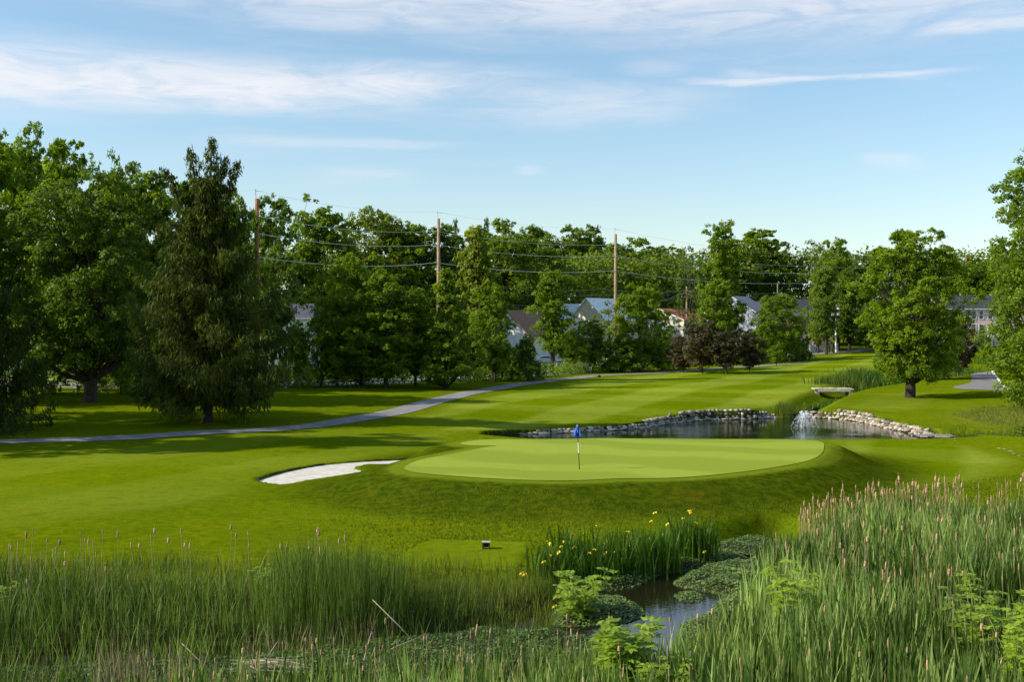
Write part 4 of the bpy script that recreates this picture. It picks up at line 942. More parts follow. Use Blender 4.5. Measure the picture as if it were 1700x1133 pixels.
cattails([(-7.5,21.5),(-1.5,23.8),(1.5,24.6),(1.5,22),(-5.5,19.5)], 44, .80, 'pale fluffy cattail in the low reeds at the bottom centre', 'cattails at the bottom centre', 5)
cattails([(-16,30.0),(-4.5,29.5),(-4,31.5),(-16,31.5)], 30, 1.02, 'cattail poking above the left reed bed', 'cattails above the left bed', 6)
cattails([(-14,26.5),(-8,27.2),(-8,29),(-14,28.5)], 7, .9, 'cattail standing inside the dim left reed bed', 'cattails inside the left bed', 8)
def cattail_mass(polys, seed):
    g = np.random.default_rng(seed); m_ = MB()
    for poly, n, sc in polys:
        xy = scatter(g, poly, 40); g.shuffle(xy); zz = h(xy[:n, 0], xy[:n, 1])
        for (x, y), z in zip(xy[:n], zz):
            k = sc*g.uniform(.8, 1.12); H = 1.75*k; lx, ly = g.normal(0, .09, 2); r0 = g.uniform(.011, .024)*k; L0 = g.uniform(.10, .22)*k
            m_.tube([(x, y, z), (x+lx, y+ly, z+H-L0)], .006, 3, False); m_.tube([(x+lx, y+ly, z+H-L0), (x+lx, y+ly, z+H-L0*.6), (x+lx, y+ly, z+H-L0*.25), (x+lx, y+ly, z+H)], [r0*.5, r0*g.uniform(.8, 1.2), r0*g.uniform(.7, 1.2), r0*.3], 5, False)
    o = m_.build('cattails', M['head'], None, True); tag(o, 'countless smaller cattails scattered through the reed beds', 'cattails', kind='stuff')
cattail_mass([([(9.2,37.6),(11,38.8),(16.5,40.6),(15,38.2),(12,36.8),(9,34.8)], 90, 1.12), ([(16.5,40.6),(22.5,42.9),(26,42.5),(20,39),(15.5,38.4)], 70, 1.1), ([(8,34.5),(18,38.5),(17,30),(8,24),(6.6,28)], 80, 1.1), ([(-7.5,21.5),(-1.5,23.8),(3.5,24.4),(3,21),(-5.5,19.5)], 60, .76), ([(-16,29.6),(-4.5,29.5),(-4,31.5),(-16,31.8)], 26, .98), ([(3,24.5),(10,25),(14,18),(2,18.5)], 40, .9)], 901)
# dead stalks
def stalks(poly, n, hmin, hmax, lean, label, seed, dens=30, wd=.018):
    g = np.random.default_rng(seed); xy = scatter(g, poly, dens)[:n]; F2 = Field(); F2.add(blades(g, xy, hmin, hmax, wd, lean, tint=g.uniform(.1, .8, len(xy)), seg=2)); F2.build('dead_stalks', M['straw'], label, 'dead reeds')
stalks([(-8.2,22.3),(-7.3,22.3),(-7.3,23.1),(-8.2,23.1)], 130, .6, 1.75, .22, 'dense tan tuft of dead reeds at the lower left', 21, 220, .026)
stalks([(-6.9,22.6),(-6.3,22.6),(-6.3,23.2),(-6.9,23.2)], 80, .5, 1.5, .35, 'smaller reddish tuft of dead reeds right of the dense tan one', 22, 260, .026)
stalks([(-6.4,26.2),(-2.9,27.9),(-3.0,28.7),(-6.4,27.2)], 210, .4, 1.4, .22, 'brown dead stalks at the foot of the tallest reed clump', 23, 60)
stalks([(-12,22.0),(-9.4,22.4),(-8.6,25.0),(-7,25.8),(-7,26.4),(-12,25.5)], 160, .4, 1.2, .3, 'scattered dead stalks along the lower edge of the left reeds', 24, 12)
stalks([(6,27),(16,38),(24,41),(22,22),(8,19)], 500, .8, 1.5, .25, 'dry straw coloured stalks mixed into the right reed bed', 25, 2.2, .014)
stalks([(-8,22),(-1,24.5),(3,25),(3,20),(-5,19)], 120, .5, .9, .4, 'dry stalks among the low reeds at the bottom', 26, 6, .014)
for i, (x, y, dx, dy, dz, ln, lb) in enumerate([(-2.1,27.9,-.85,.1,.85,1.9,'long pale broken reed leaning left across the gap in the reeds'), (-3.7,27.0,.95,.1,.42,1.9,'long pale reed lying aslant towards the right'),
        (-3.5,26.2,.3,0,1.2,1.1,'short thick broken reed standing almost upright'), (-6.7,25.9,-.8,.1,.8,1.2,'pale bent reed leaning left beside the reed heap'), (-5.9,26.1,.55,0,.9,1.0,'leaning pale stalk right of the reed heap'), (-2.6,26.6,.9,0,.25,.9,'pale stalk lying low near the cattails')]):
    m_ = MB(); d = Vector((dx, dy, dz)).normalized(); p0 = Vector((x, y, gh(x, y)+.05)); m_.tube([(0, 0, 0), d*ln*.5+Vector((0, 0, .04)), d*ln], [.017, .014, .008], 5)
    o = m_.build('broken_reed', M['straw_solid'] if 'straw_solid' in M else M.setdefault('straw_solid', mat('pale_dead_reed', (.42, .35, .24), .8, .2, 12)), None, True); o.location = p0; tag(o, lb, 'dead reed', 'broken dead reeds')
g = np.random.default_rng(555); m_ = MB()
for k in range(70):
    a = g.normal(0, .35); p = Vector((g.normal(0, .42), g.normal(0, .22), g.uniform(.02, .16))); d = Vector((math.cos(a), math.sin(a), g.normal(0, .06))); ln = g.uniform(.3, .8); m_.tube([p-d*ln/2, p+d*ln/2], .012, 4)
o = m_.build('reed_heap', M['straw_solid']); o.location = (-5.45, 25.55, -.58); tag(o, 'flat heap of dead brown reeds at the water edge', 'reed heap', kind='stuff')

# ------------------------------------------------------------------ saplings and shrubs in the marsh
def leaf_shrub(name, x, y, H, nst, spread, leaf, m, label, seed, nodes=9, base=0.0, cat='shrub'):
    g = np.random.default_rng(seed); e = empty(name, (x, y, gh(x, y)-.05), label, cat); L = Leaves(); mb = MB()
    for s_ in range(nst):
        a = g.uniform(0, 6.28); r1 = spread*g.uniform(.3, 1); top = np.array([math.cos(a)*r1, math.sin(a)*r1, H*g.uniform(.7, 1)])
        P = [np.array([0, 0, 0.]), top*np.array([.35, .35, .55]), top]; mb.tube([tuple(p) for p in P], [.014, .010, .004], 5)
        for k in range(nodes):
            t = base+(1-base)*(k+1)/nodes; c = P[1]*(t/.5) if t < .5 else P[1]+(P[2]-P[1])*((t-.5)/.5)
            for sd in (-1, 1):
                b = a+g.normal(0, .8)+(math.pi/2)*sd; d = np.array([math.cos(b), math.sin(b), g.uniform(.0, .4)]); ll = leaf*3.2*(1-.45*t)
                n = 7; tt = np.linspace(.3, 1, n); side = np.array([-d[1], d[0], 0]); 
                cc = c+d*(ll*tt)[:, None]+side*(np.where(np.arange(n) % 2, 1, -1)*leaf*.45*(tt < .95))[:, None]; cc[:, 2] -= .25*ll*tt**2
                up = d+side*(np.where(np.arange(n) % 2, 1, -1)*.9)[:, None]*(tt < .95)[:, None]+rvec(g, n)*.15
                nn = unit(np.array([0, -.25, 1.])+rvec(g, n)*.35); V, Fc = cards(cc, nn, leaf*.55*g.uniform(.8, 1.2, n), g, .5, up)
                L.add(V, Fc, .5+.3*(t-.5)+g.normal(0, .15)+g.normal(0, .08, n))
    link('branches', mb.mesh('branches', M['stem'], True), e); link('leaves', L.mesh('leaves', M[m]), e); return e
M['leaf_sap2'] = leafmat('sapling_leaves', (.14, .23, .012), (.36, .48, .055), .48, .45)
leaf_shrub('sapling', 1.75, 30.4, 1.6, 11, .85, .15, 'leaf_sap2', 'light green sapling left of the stream behind the watercress island', 401)
leaf_shrub('sapling', 2.15, 22.4, 1.95, 11, .62, .16, 'leaf_sap', 'vivid yellow green sapling in front of the open water', 402, 11, .3)
leaf_shrub('sapling', 2.9, 21.6, 1.5, 7, .6, .12, 'leaf_sap2', 'small green sapling below and right of the vivid yellow one', 403)
leaf_shrub('sapling', 6.4, 26.3, 2.25, 10, .6, .13, 'leaf_sap2', 'feathery light green sapling within the right reeds', 404)
leaf_shrub('sapling', 9.9, 24.2, 2.2, 10, .8, .13, 'leaf_sap2', 'low leafy sapling left of the bright bush at the lower right corner', 405)
leaf_shrub('sapling', 9.9, 22.2, 2.35, 18, .95, .13, 'leaf_sap', 'bright spreading bush at the lower right corner', 406)
leaf_shrub('sapling', -6.2, 30.2, 1.2, 10, .8, .07, 'leaf_sap2', 'soft green weed clump among the left reeds', 407)
leaf_shrub('sapling', -13.2, 28.5, 1.2, 9, .8, .07, 'leaf_sap2', 'soft green weed clump deep in the left reeds', 408)
# shrubs along the ditch and the gully
def blade_bush(x, y, n, ht, rad, label, seed, m='iris', w_=.05):
    g = np.random.default_rng(seed); q = g.normal(0, rad*.5, (n, 2))+np.array([x, y]); F2 = Field(); F2.add(blades(g, q, ht*.5, ht, w_, .55, tint=.42+g.normal(0, .22, n), seg=2)); F2.build('waterside_plants', M[m], label, 'waterside plants')
Yb = {}
for k, (px, py, n, ht, rad, lb) in enumerate([(1311,678,420,1.45,1.1,'dark bushy clump of rushes where the ditch meets the pond'), (1330,674,160,.7,1.0,'low rushes right of the bushy clump'), (1362,664,260,.8,1.6,'small rushes just below the stone footbridge'),
        (1396,638,700,1.5,3.2,'thick leafy clump behind the stone footbridge'), (1440,634,1100,2.3,3.6,'tallest leafy thicket along the ditch, left of the big maple trunk'), (1478,632,600,1.7,3.4,'leafy thicket touching the left of the big maple trunk'),
        (1545,622,600,1.9,4.0,'waterside thicket right behind the big maple trunk'), (1590,616,420,2.0,3.5,'waterside thicket at the left end of the paved path'), (1652,604,520,2.4,3.2,'upright reeds beyond the paved path')]):
    p = G(px, py); blade_bush(p[0], p[1], n, ht, rad, lb, 500+k, 'iris' if k % 3 else 'meadow', .05 if p[1] < 120 else .075)
for k, (x, y, s_, lb) in enumerate([(35.3,77.6,1.3,'leafy shrub above the gully next to the dark footbridge'), (38.2,73.2,1.2,'rounded shrub in the middle of the gully bank'), (40.6,68.5,1.4,'shrub on the gully bank at the right edge')]):
    e = empty('bank_shrub', (x, y, gh(x, y)-.1), lb, 'shrub', 'shrubs along the gully'); (tm, cm), H0, R0 = TV['bush1']; e.scale = (s_/R0*1.1, s_/R0*1.1, s_/H0*1.2); link('branches', tm, e); c = link('leaves', cm, e); c.material_slots[0].link = 'OBJECT'; c.material_slots[0].material = M['leaf_olive']

# ------------------------------------------------------------------ stone walls round the pond
def stone_meshes():
    o = []
    for k in range(9):
        g = np.random.default_rng(800+k); import bmesh
        bm = bmesh.new(); bmesh.ops.create_icosphere(bm, subdivisions=1, radius=1.0)
        fx = g.uniform(.8, 1.25, 3)
        for v in bm.verts:
            c = v.co; n_ = 1+g.normal(0, .09); v.co = Vector((c.x*fx[0]*n_, c.y*.85*fx[1]*n_, c.z*fx[2]*.82*n_)); v.co.z = max(-.62, min(.66, v.co.z))
        me = D.meshes.new('stone'); bm.to_mesh(me); bm.free(); me.polygons.foreach_set('use_smooth', np.ones(len(me.polygons), bool)); me.materials.append(M['stone']); o.append(me)
    return o
ST = stone_meshes()
def wall(name, line, tops, label, group, seed, base_sz, limit):
    """courses of rounded stones following the water line; tops = wall height along it"""
    g = np.random.default_rng(seed); L = np.asarray(line); seg = np.hypot(*np.diff(L, axis=0).T); S = np.concatenate([[0], np.cumsum(seg)]); tot = S[-1]
    e = empty(name, (L[0][0], L[0][1], WATER_Z), label, 'stone wall', group); cnt = 0; fill = MB()
    def at(s): return np.interp(s, S, L[:, 0]), np.interp(s, S, L[:, 1])
    hs = lambda s: float(np.interp(s/tot, np.linspace(0, 1, len(tops)), tops))
    course = 0; z = 0.0; extra = []
    while course < 5:
        s = g.uniform(0, .2)
        while s < tot:
            w_ = base_sz*(1.35 if course == 0 else 1)*g.uniform(.55, 1.6); hgt = base_sz*(.50 if course == 0 else .8)*g.uniform(.8, 1.2)
            zz = (0.02 if course == 0 else .16+(course-1)*base_sz*.62)+g.normal(0, .02)
            if zz < hs(s)*1.12-base_sz*.12:
                x, y = at(s+w_/2); back = .10*course+(-.08 if course == 0 else .02)
                me = ST[int(g.integers(9))]
                o = (x-e.location.x, y-e.location.y+back+g.normal(0, .03), zz+.04)
                sc = (w_*.56, base_sz*.55, hgt*.74)
                extra.append((o, sc, g.uniform(-.3, .3), g.uniform(-.15, .15), course, me))
            s += w_*.98
        course += 1
    g.shuffle(extra)
    for k, (o, sc, rz, ry, c_, me) in enumerate(extra[:limit]):
        ob = link('stone', me, e, o); ob.scale = sc; ob.rotation_euler = (0, ry, rz)
        ob.material_slots[0].link = 'OBJECT'; ob.material_slots[0].material = M['stone_light'] if (c_ == 0 and g.random() < .7) or g.random() < .2 else M['stone']
    # earth behind the stones
    P = np.array([at(s) for s in np.linspace(0, tot, 60)]); hh = np.array([hs(s) for s in np.linspace(0, tot, 60)])
    V = np.concatenate([np.column_stack([P[:, 0], P[:, 1]+.10, np.full(60, -1.3)]), np.column_stack([P[:, 0], P[:, 1]+.30, WATER_Z+hh*.80]), np.column_stack([P[:, 0], P[:, 1]+.62, WATER_Z+hh-.02])]); V -= np.array([e.location.x, e.location.y, WATER_Z-0]); i = np.arange(59)
    link('backing_earth', npmesh('backing_earth', V, np.concatenate([np.stack([i, i+1, i+61, i+60], 1), np.stack([i+60, i+61, i+121, i+120], 1)]), M['soil']), e)
    return len(extra)
fsl = spline(_fs, 4); nl = int(len(fsl)*10.1/18); nr = int(len(fsl)*11.2/18)
n1_ = wall('stone_wall', fsl[:nl+1], [.16,.24,.27,.33,.42,.62,.66,.72,.75,.70,.34], 'long low dark stone wall along the left and back shore of the pond', None, 61, .44, 298)
n2_ = wall('stone_wall', fsl[nr-1:], [.35,.62,.70,.68,.70,.60,.52,.50,.48,.44,.34], 'taller pale stone wall curving round the right shore of the pond', None, 62, .42, 298)
# grass lip over the walls
g = np.random.default_rng(888); f_ = Field(); xy = np.repeat(fsl, 34, 0)+np.column_stack([g.normal(0, .35, len(fsl)*34), g.uniform(.95, 1.9, len(fsl)*34)])
f_.add(blades(g, xy, .04, .14, .035, .8, seg=2, tint=.45+g.normal(0, .2, len(xy)))); f_.build('pond_edge_grass', M['meadow'], 'grass fringe hanging over the pond walls', 'long grass')

# ------------------------------------------------------------------ footbridges
_fb = G(1382, 649); e = empty('stone_footbridge', (_fb[0], _fb[1], 0), 'pale flat footbridge over the ditch in front of the leafy thicket', 'footbridge', rz=-.08)
bz = EYE-(645.5-HOR)*_fb[1]/F
for k in range(9):
    m_ = MB(); m_.box((k-4)*.46, 0, bz-.02, .43, 2.0, .13); o = m_.build('slab', M['concrete'], e); o.location.z = .02*math.sin(k*2.1)
m_ = MB(); m_.box(0, -.93, bz-.19, 3.4, .18, .18); m_.build('front_beam', M['concrete'], e)
m_ = MB(); m_.box(0, .93, bz-.19, 3.4, .18, .18); m_.build('back_beam', M['concrete'], e)
for s in (-1, 1):
    m_ = MB(); m_.box(s*1.75, 0, bz-.7, .4, 2.0, .8); m_.build('abutment', M['stone'], e)
Yb_ = 81.0; bx_ = xr(1551, Yb_); bz = EYE-(723.5-HOR)*Yb_/F
e = empty('wooden_footbridge', (bx_, Yb_, 0), 'dark grey plank footbridge at the right end of the pond', 'footbridge', rz=-.10)
for k in range(11):
    m_ = MB(); m_.box((k-5)*.23, 0, bz, .21, 1.5, .06); o = m_.build('plank', M['wood_grey'], e); o.location.z = .012*math.sin(k*3.3)
for s in (-1, 1):
    m_ = MB(); m_.box(0, s*.66, bz-.12, 2.7, .12, .18); m_.build('beam', M['wood_dark'], e)
m_ = MB(); m_.box(.35, -.80, bz-.02, 1.0, .09, .09); m_.build('front_rail', M['concrete'], e)
m_ = MB(); m_.box(-.9, -.80, bz-.02, .5, .09, .09); m_.build('front_rail', M['concrete'], e)

# ------------------------------------------------------------------ flag on the green
fy = 50.6; a = on_plate(962, 779); fx, fy = a; fz = plate(fx, fy)
e = empty('golf_flag', (fx, fy, fz), 'blue flag hanging limp on a black and white striped flagstick in the green', 'golf flag')
top = (-.10, 0, (779-706)*fy/F); 
cols = [M['black'], M['white'], M['black'], M['white']]; cuts = [0, .36, .60, .82, 1.0]
for k in range(4):
    m_ = MB(); p = [tuple(c*t for c in top) for t in (cuts[k], cuts[k+1])]; m_.tube(p, .017, 8); m_.build('stick_section', cols[k], e)
M['flag'] = mat('blue_flag_cloth', (.012, .10, .52), .6, .12, 6)
V = []; nu, nvv = 7, 10                      # limp folded cloth
for j in range(nvv):
    t = j/(nvv-1); wdt = .04+.13*math.sin(min(1, t*1.25)*math.pi*.62); zc = top[2]+.02-.50*t
    for i in range(nu):
        s = i/(nu-1); V.append((top[0]*zc/top[2]+(-.55+s)*wdt*2.0*(.55+.45*t)+.015*math.sin(t*7), .05*math.sin(s*9+t*3)*(.4+t), zc-.06*math.sin(s*math.pi)*t-(0 if t > .1 else -.04*s)))
Fq = [(j*nu+i, j*nu+i+1, (j+1)*nu+i+1, (j+1)*nu+i) for j in range(nvv-1) for i in range(nu-1)]
link('flag_cloth', npmesh('flag_cloth', V, np.array(Fq), M['flag'], None, True), e)
m_ = MB(); m_.tube([(0, 0, .006), (0, 0, .012)], .054, 16); m_.build('hole', M['black'], e)
# ------------------------------------------------------------------ fountain in the pond
Yf = 92.0; xf = xr(1336, Yf)
M['spray'] = mat('white_water_spray', (.72, .80, .86), .25, .05, 9, spec=.5)
g = np.random.default_rng(41); e = empty('pond_fountain', (xf, Yf, WATER_Z), 'white spray of a small fountain in the pond, left of the stone wall', 'fountain')
pts_ = []; 
for k in range(95):
    a = g.uniform(0, 6.28); v = g.uniform(.25, 1.0); r0 = 1.25*v; hh = 1.05*g.uniform(.8, 1.12)
    t = np.linspace(0, 1, 26); rr = r0*t; zz = hh*4*.25*(1-((t-.25)/.75)**2)*1.0+0*t
    keep = g.random(26) < .8
    P = np.column_stack([np.cos(a)*rr, np.sin(a)*rr, np.maximum(zz, 0)])[keep]; pts_.append(P+g.normal(0, .018, P.shape))
P = np.concatenate(pts_); s_ = g.uniform(.010, .026, len(P)); V, Fc = cards(P, rvec(g, len(P)), s_*1.6, g, .5, np.tile([0, 0, 1.], (len(P), 1))+rvec(g, len(P))*.3); V2, F2_ = cards(P, rvec(g, len(P)), s_*1.6, g, .5, np.tile([0, 0, 1.], (len(P), 1)))
link('spray', npmesh('spray', np.concatenate([V, V2]), np.concatenate([Fc, F2_+len(V)]), M['spray']), e)
m_ = MB(); m_.tube([(0, 0, -.2), (0, 0, .06)], [.16, .10], 10); m_.build('nozzle', M['black'], e)

# ------------------------------------------------------------------ tee bench, sprinkler marker
p = G(807, 915); e = empty('tee_marker_box', (p[0], p[1], gh(*p)), 'small dark box with a pale lid on the mown tee', 'box')
for s in (-1, 1):
    m_ = MB(); m_.box(s*.10, 0, .10, .05, .16, .20); m_.build('side', M['wood_dark'], e)
m_ = MB(); m_.box(0, .05, .11, .17, .04, .14); m_.build('back', M['black'], e)
m_ = MB(); m_.box(0, 0, .215, .28, .20, .03); m_.build('lid', M['concrete'], e)
p = G(995, 627); e = empty('yardage_marker', (p[0], p[1], gh(*p)), 'tiny black marker standing by the path below the fence', 'marker'); m_ = MB(); m_.box(0, 0, .12, .42, .3, .24); m_.build('box', M['black'], e); m_ = MB(); m_.tube([(0, 0, .24), (0, 0, .55)], .03, 6); m_.build('stake', M['black'], e)
for px, py, lb in [(1162+2, 616, 'thin black stake between the two left plum trees'), (1217, 611, 'thin black stake at the right end of the plum trees'), (1325, 594, 'thin black stake right of the young sapling')]:
    p = G(px, py); e = empty('stake', (p[0], p[1], gh(*p)), lb, 'stake', 'black stakes along the path'); m_ = MB(); m_.tube([(0, 0, 0), (0, 0, 1.1)], .06, 6); m_.build('post', M['black'], e); m_ = MB(); m_.box(0, 0, 1.12, .16, .16, .06); m_.build('cap', M['black'], e)
# red post at the path end
p = G(1626, 616); e = empty('planter_post', (p[0], p[1], gh(*p)), 'small reddish post at the far end of the paved path', 'post'); m_ = MB(); m_.box(0, 0, .3, .5, .4, .6); m_.build('block', M['stone'], e); m_ = MB(); m_.tube([(0, 0, .6), (0, 0, 1.5)], .05, 6); m_.build('stem', M['wood_dark'], e)
p = G(1578, 732); e = empty('small_stake', (p[0]+.3, p[1], gh(*p)), 'little pinkish stake on the gully edge beside the plank footbridge', 'stake'); m_ = MB(); m_.box(0, 0, .12, .05, .03, .28); m_.build('peg', M['head'], e)
g = np.random.default_rng(67)
for k, (px, py) in enumerate([(1660, 744), (1667, 745), (1676, 749), (1684, 753), (1694, 757)]):
    p = G(px, py); o = link('bank_stone', ST[k], None, (p[0], p[1], gh(*p)-.03)); o.scale = (.20+.04*(k % 3), .16, .10); o.rotation_euler = (0, .1, k*1.7); tag(o, ['pale flat stone at the left end of the gully stones', 'second gully stone from the left', 'middle stone on the gully edge', 'pale stone just before the picture edge', 'last gully stone at the right picture edge'][k], 'stone', 'stones along the gully edge')

# ------------------------------------------------------------------ white post and rail fence
def rail_fence(line, label, n_post, ht=1.25, rails=(.45, .85, 1.18), m='white', name='white_fence'):
    L = spline(line, 12) if len(line) > 2 else np.array(line, float); seg = np.hypot(*np.diff(L, axis=0).T); S = np.concatenate([[0], np.cumsum(seg)]); s = np.linspace(0, S[-1], n_post); P = gzs(np.column_stack([np.interp(s, S, L[:, 0]), np.interp(s, S, L[:, 1])]))
    e = empty(name, tuple(P[0]), label, 'fence', 'white rail fences by the road')
    pm = MB(); pm.box(0, 0, ht/2, .15, .15, ht); pm.add([(-.1, -.1, ht), (.1, -.1, ht), (.1, .1, ht), (-.1, .1, ht), (0, 0, ht+.1)], [(0, 1, 4), (1, 2, 4), (2, 3, 4), (3, 0, 4), (3, 2, 1, 0)]); pm = pm.mesh('post', M[m])
    rmh = MB(); rmh.box(.5, 0, 0, 1, .05, .13); rmh = rmh.mesh('rail', M[m])
    for k in range(n_post):
        q = P[k]-P[0]; link('post', pm, e, tuple(q))
        if k < n_post-1:
            d = P[k+1]-P[k]; ln = np.linalg.norm(d)
            for z in rails:
                o = link('rail', rmh, e, (q[0], q[1], q[2]+z)); o.scale = (ln, 1, 1); o.rotation_euler = (0, -math.asin(d[2]/ln), math.atan2(d[1], d[0]))
    return e
def bp(px, Yd): return (xr(px, Yd), Yd)
rail_fence([bp(-60, 117), bp(60, 116), bp(130, 116), bp(208, 117), bp(330, 120)], 'white rail fence behind the maple and big spruce', 11)
rail_fence([bp(340, 120), bp(470, 126), bp(600, 136), bp(700, 143)], 'white rail fence under the dense trees in the middle', 14)
rail_fence([bp(700, 143), bp(800, 155), bp(890, 170), bp(950, 182), bp(1010, 194), bp(1050, 203)], 'white rail fence in front of the parked silver car', 26)
rail_fence([bp(1050, 203), bp(1130, 217), bp(1230, 228), bp(1330, 240)], 'white rail fence behind the plum trees', 24)
rail_fence([bp(1336, 240), bp(1353, 246)], 'short white ranch fence with slanted rails left of the board fence', 3, 1.7, (.4, .85, 1.3))
# grey board fences
def board_fence(x0, x1, Yd, ht, label, base_dz=0.0):
    n = max(3, int((x1-x0)/.9)); e = empty('board_fence', (x0, Yd, gh((x0+x1)/2, Yd)+base_dz), label, 'fence', 'grey board fences'); w_ = (x1-x0)/n
    pm = MB(); pm.box(w_/2, 0, ht/2, w_*.96, .05, ht); pm = pm.mesh('panel', M['wood_grey']); po = MB(); po.box(0, 0, ht/2+.05, .14, .14, ht+.1); po = po.mesh('post', M['wood_grey'])
    for k in range(n): link('panel', pm, e, (k*w_, 0, 0)); 
    for k in range(0, n+1, 2): link('post', po, e, (k*w_, -.04, 0))
board_fence(xr(1355, 246), xr(1392, 246), 246, 1.9, 'grey board fence beside the transformer pole')
board_fence(xr(1560, 236), xr(1720, 236), 236, 2.1, 'long grey board fence below the pink house', 0)

# ------------------------------------------------------------------ houses
def pmat(n, rgb, **k): M[n] = mat(n, rgb, **k); return n
for n_, c_ in [('w_white', (.70,.71,.72)), ('w_cream', (.62,.56,.42)), ('w_grey', (.33,.345,.40)), ('w_brick', (.33,.24,.18)), ('w_pink', (.66,.48,.42)), ('w_blue', (.28,.42,.50)),
               ('r_slate', (.085,.085,.105)), ('r_brown', (.27,.14,.09)), ('r_white', (.84,.85,.86)), ('r_terra', (.42,.15,.075)), ('r_dark', (.045,.048,.055)), ('r_grey', (.24,.245,.27))]: pmat(n_, c_, scale=1.2, var=.10)
M['glass'] = mat('window_glass', (.02, .025, .03), .1, .2, 2, spec=.8)
M['brickred'] = mat('chimney_brick', (.33, .17, .12), .9, .2, 8)
M['orange'] = mat('orange_awning', (.62, .17, .05), .7, .1, 4)
def house(px, Yd, ztop_py, eave_py, w_, dep, wall_m, roof_m, label, gable='front', rz=0.0, wins=(), chim=None, base_py=None, over=.45, trim='white', porch=None, name='house'):
    """box house; gable 'front' faces the camera, 'side' shows the roof slope"""
    x = xr(px, Yd); z0 = gh(x, Yd) if base_py is None else EYE-(base_py-HOR)*Yd/F
    ze = EYE-(eave_py-HOR)*Yd/F-z0; zt = EYE-(ztop_py-HOR)*Yd/F-z0
    e = empty(name, (x, Yd, z0), label, 'house', rz=rz); wb = MB(); hw, hd = w_/2, dep/2
    wb.box(0, 0, ze/2-1.0, w_, dep, ze+2.0)
    if gable == 'front':
        for s in (-1, 1): wb.add([(-hw, s*hd, ze), (hw, s*hd, ze), (0, s*hd, zt-.08)], [(0, 1, 2) if s < 0 else (0, 2, 1)])
    else:
        for s in (-1, 1): wb.add([(s*hw, -hd, ze), (s*hw, hd, ze), (s*hw, 0, zt-.08)], [(0, 1, 2) if s > 0 else (0, 2, 1)])
    wb.build('wall', M[wall_m], e); rf = MB(); t_ = .16
    if gable == 'front':
        k = (zt-ze)/hw
        for s in (-1, 1):
            a = (s*(hw+over), ze-over*k); b = (0, zt); vs = [(a[0], -hd-over, a[1]), (a[0], hd+over, a[1]), (b[0], hd+over, b[1]), (b[0], -hd-over, b[1])]
            vs += [(v[0], v[1], v[2]+t_) for v in vs]; rf.add(vs, [(0, 1, 2, 3), (7, 6, 5, 4), (0, 3, 7, 4), (1, 0, 4, 5), (2, 1, 5, 6), (3, 2, 6, 7)])
    else:
        k = (zt-ze)/hd
        for s in (-1, 1):
            vs = [(-hw-over, s*(hd+over), ze-over*k), (hw+over, s*(hd+over), ze-over*k), (hw+over, 0, zt), (-hw-over, 0, zt)]
            vs += [(v[0], v[1], v[2]+t_) for v in vs]; rf.add(vs, [(0, 1, 2, 3), (7, 6, 5, 4), (0, 3, 7, 4), (1, 0, 4, 5), (2, 1, 5, 6), (3, 2, 6, 7)])
    r_ = rf.build('roof', M[roof_m], e)
    tr = MB()
    if gable == 'front':
        for s in (-1, 1): tr.tube([(s*(hw+over), -hd-over-.06, ze-over*k+.05), (0, -hd-over-.06, zt+.05)], .13, 4)
    else: tr.tube([(-hw-over, -hd-over-.06, ze-over*k+.05), (hw+over, -hd-over-.06, ze-over*k+.05)], .11, 4)
    tr.build('roof_trim', M[trim], e)
    for wx, wz, ww, wh in wins:
        m_ = MB()
        for q in ((-ww/2, 0, .1, wh), (ww/2, 0, .1, wh)): m_.box(wx+q[0], -hd-.04, wz, q[2], .1, q[3])
        for q in (-1, 0, 1): m_.box(wx, -hd-.04, wz+q*wh/2, ww+.1, .1, .09)
        wo = m_.build('window', M['white'], e); m_ = MB(); m_.box(wx, -hd-.012, wz, ww-.06, .02, wh-.06); m_.build('pane', M['glass'], wo)
    if chim:
        m_ = MB(); cx, cz, ch = chim; m_.box(cx, 0, cz, .9, .9, ch); m_.box(cx, 0, cz+ch/2+.08, 1.05, 1.05, .16); m_.build('chimney', M['brickred'], r_)
    if porch:
        pz0, pz1, pd, pm_ = porch; m_ = MB(); m_.add([(-hw-.2, -hd-.02, pz1), (hw+.2, -hd-.02, pz1), (hw+.2, -hd-pd, pz0), (-hw-.2, -hd-pd, pz0), (-hw-.2, -hd-.02, pz1-.15), (hw+.2, -hd-.02, pz1-.15), (hw+.2, -hd-pd, pz0-.15), (-hw-.2, -hd-pd, pz0-.15)], [(0, 3, 2, 1), (4, 5, 6, 7), (0, 4, 7, 3), (1, 2, 6, 5), (3, 7, 6, 2)]); m_.build('porch_roof', M[pm_], e)
    return e
house(462, 172, 506, 528, 10, 9, 'w_white', 'r_slate', 'house with a plain slate roof half hidden right of the big spruce', 'side', .12, wins=[(1.5, 1.6, 1.2, 1.3), (-2.6, 1.6, 1.2, 1.3), (4.2, 1.6, .9, 1.3)], chim=(-1.6, 6.4, 1.6))
house(500, 176, 506, 527, 7, 8, 'w_white', 'r_slate', 'narrow slate roofed wing just left of the bright slender tree', 'side', .1, wins=[(1.0, 1.7, 1.1, 1.3)])
house(40, 160, 486, 532, 13, 10, 'w_cream', 'r_brown', 'brownish house seen through the leaves at the far left', 'front', .2, wins=[(-2, 1.6, 1.2, 1.3), (2, 1.6, 1.2, 1.3)])
house(100, 170, 492, 520, 9, 9, 'w_white', 'r_white', 'white gabled house end between the left edge spruce and the maple', 'front', -.3, wins=[(0, 3.8, 1.0, 1.2)])
house(205, 160, 545, 580, 8, 8, 'w_blue', 'r_grey', 'pale blue house glimpsed between the maple and the big spruce', 'side', 0, wins=[(-2, 1.3, 1.1, 1.3), (1.6, 1.3, 1.1, 1.3)])
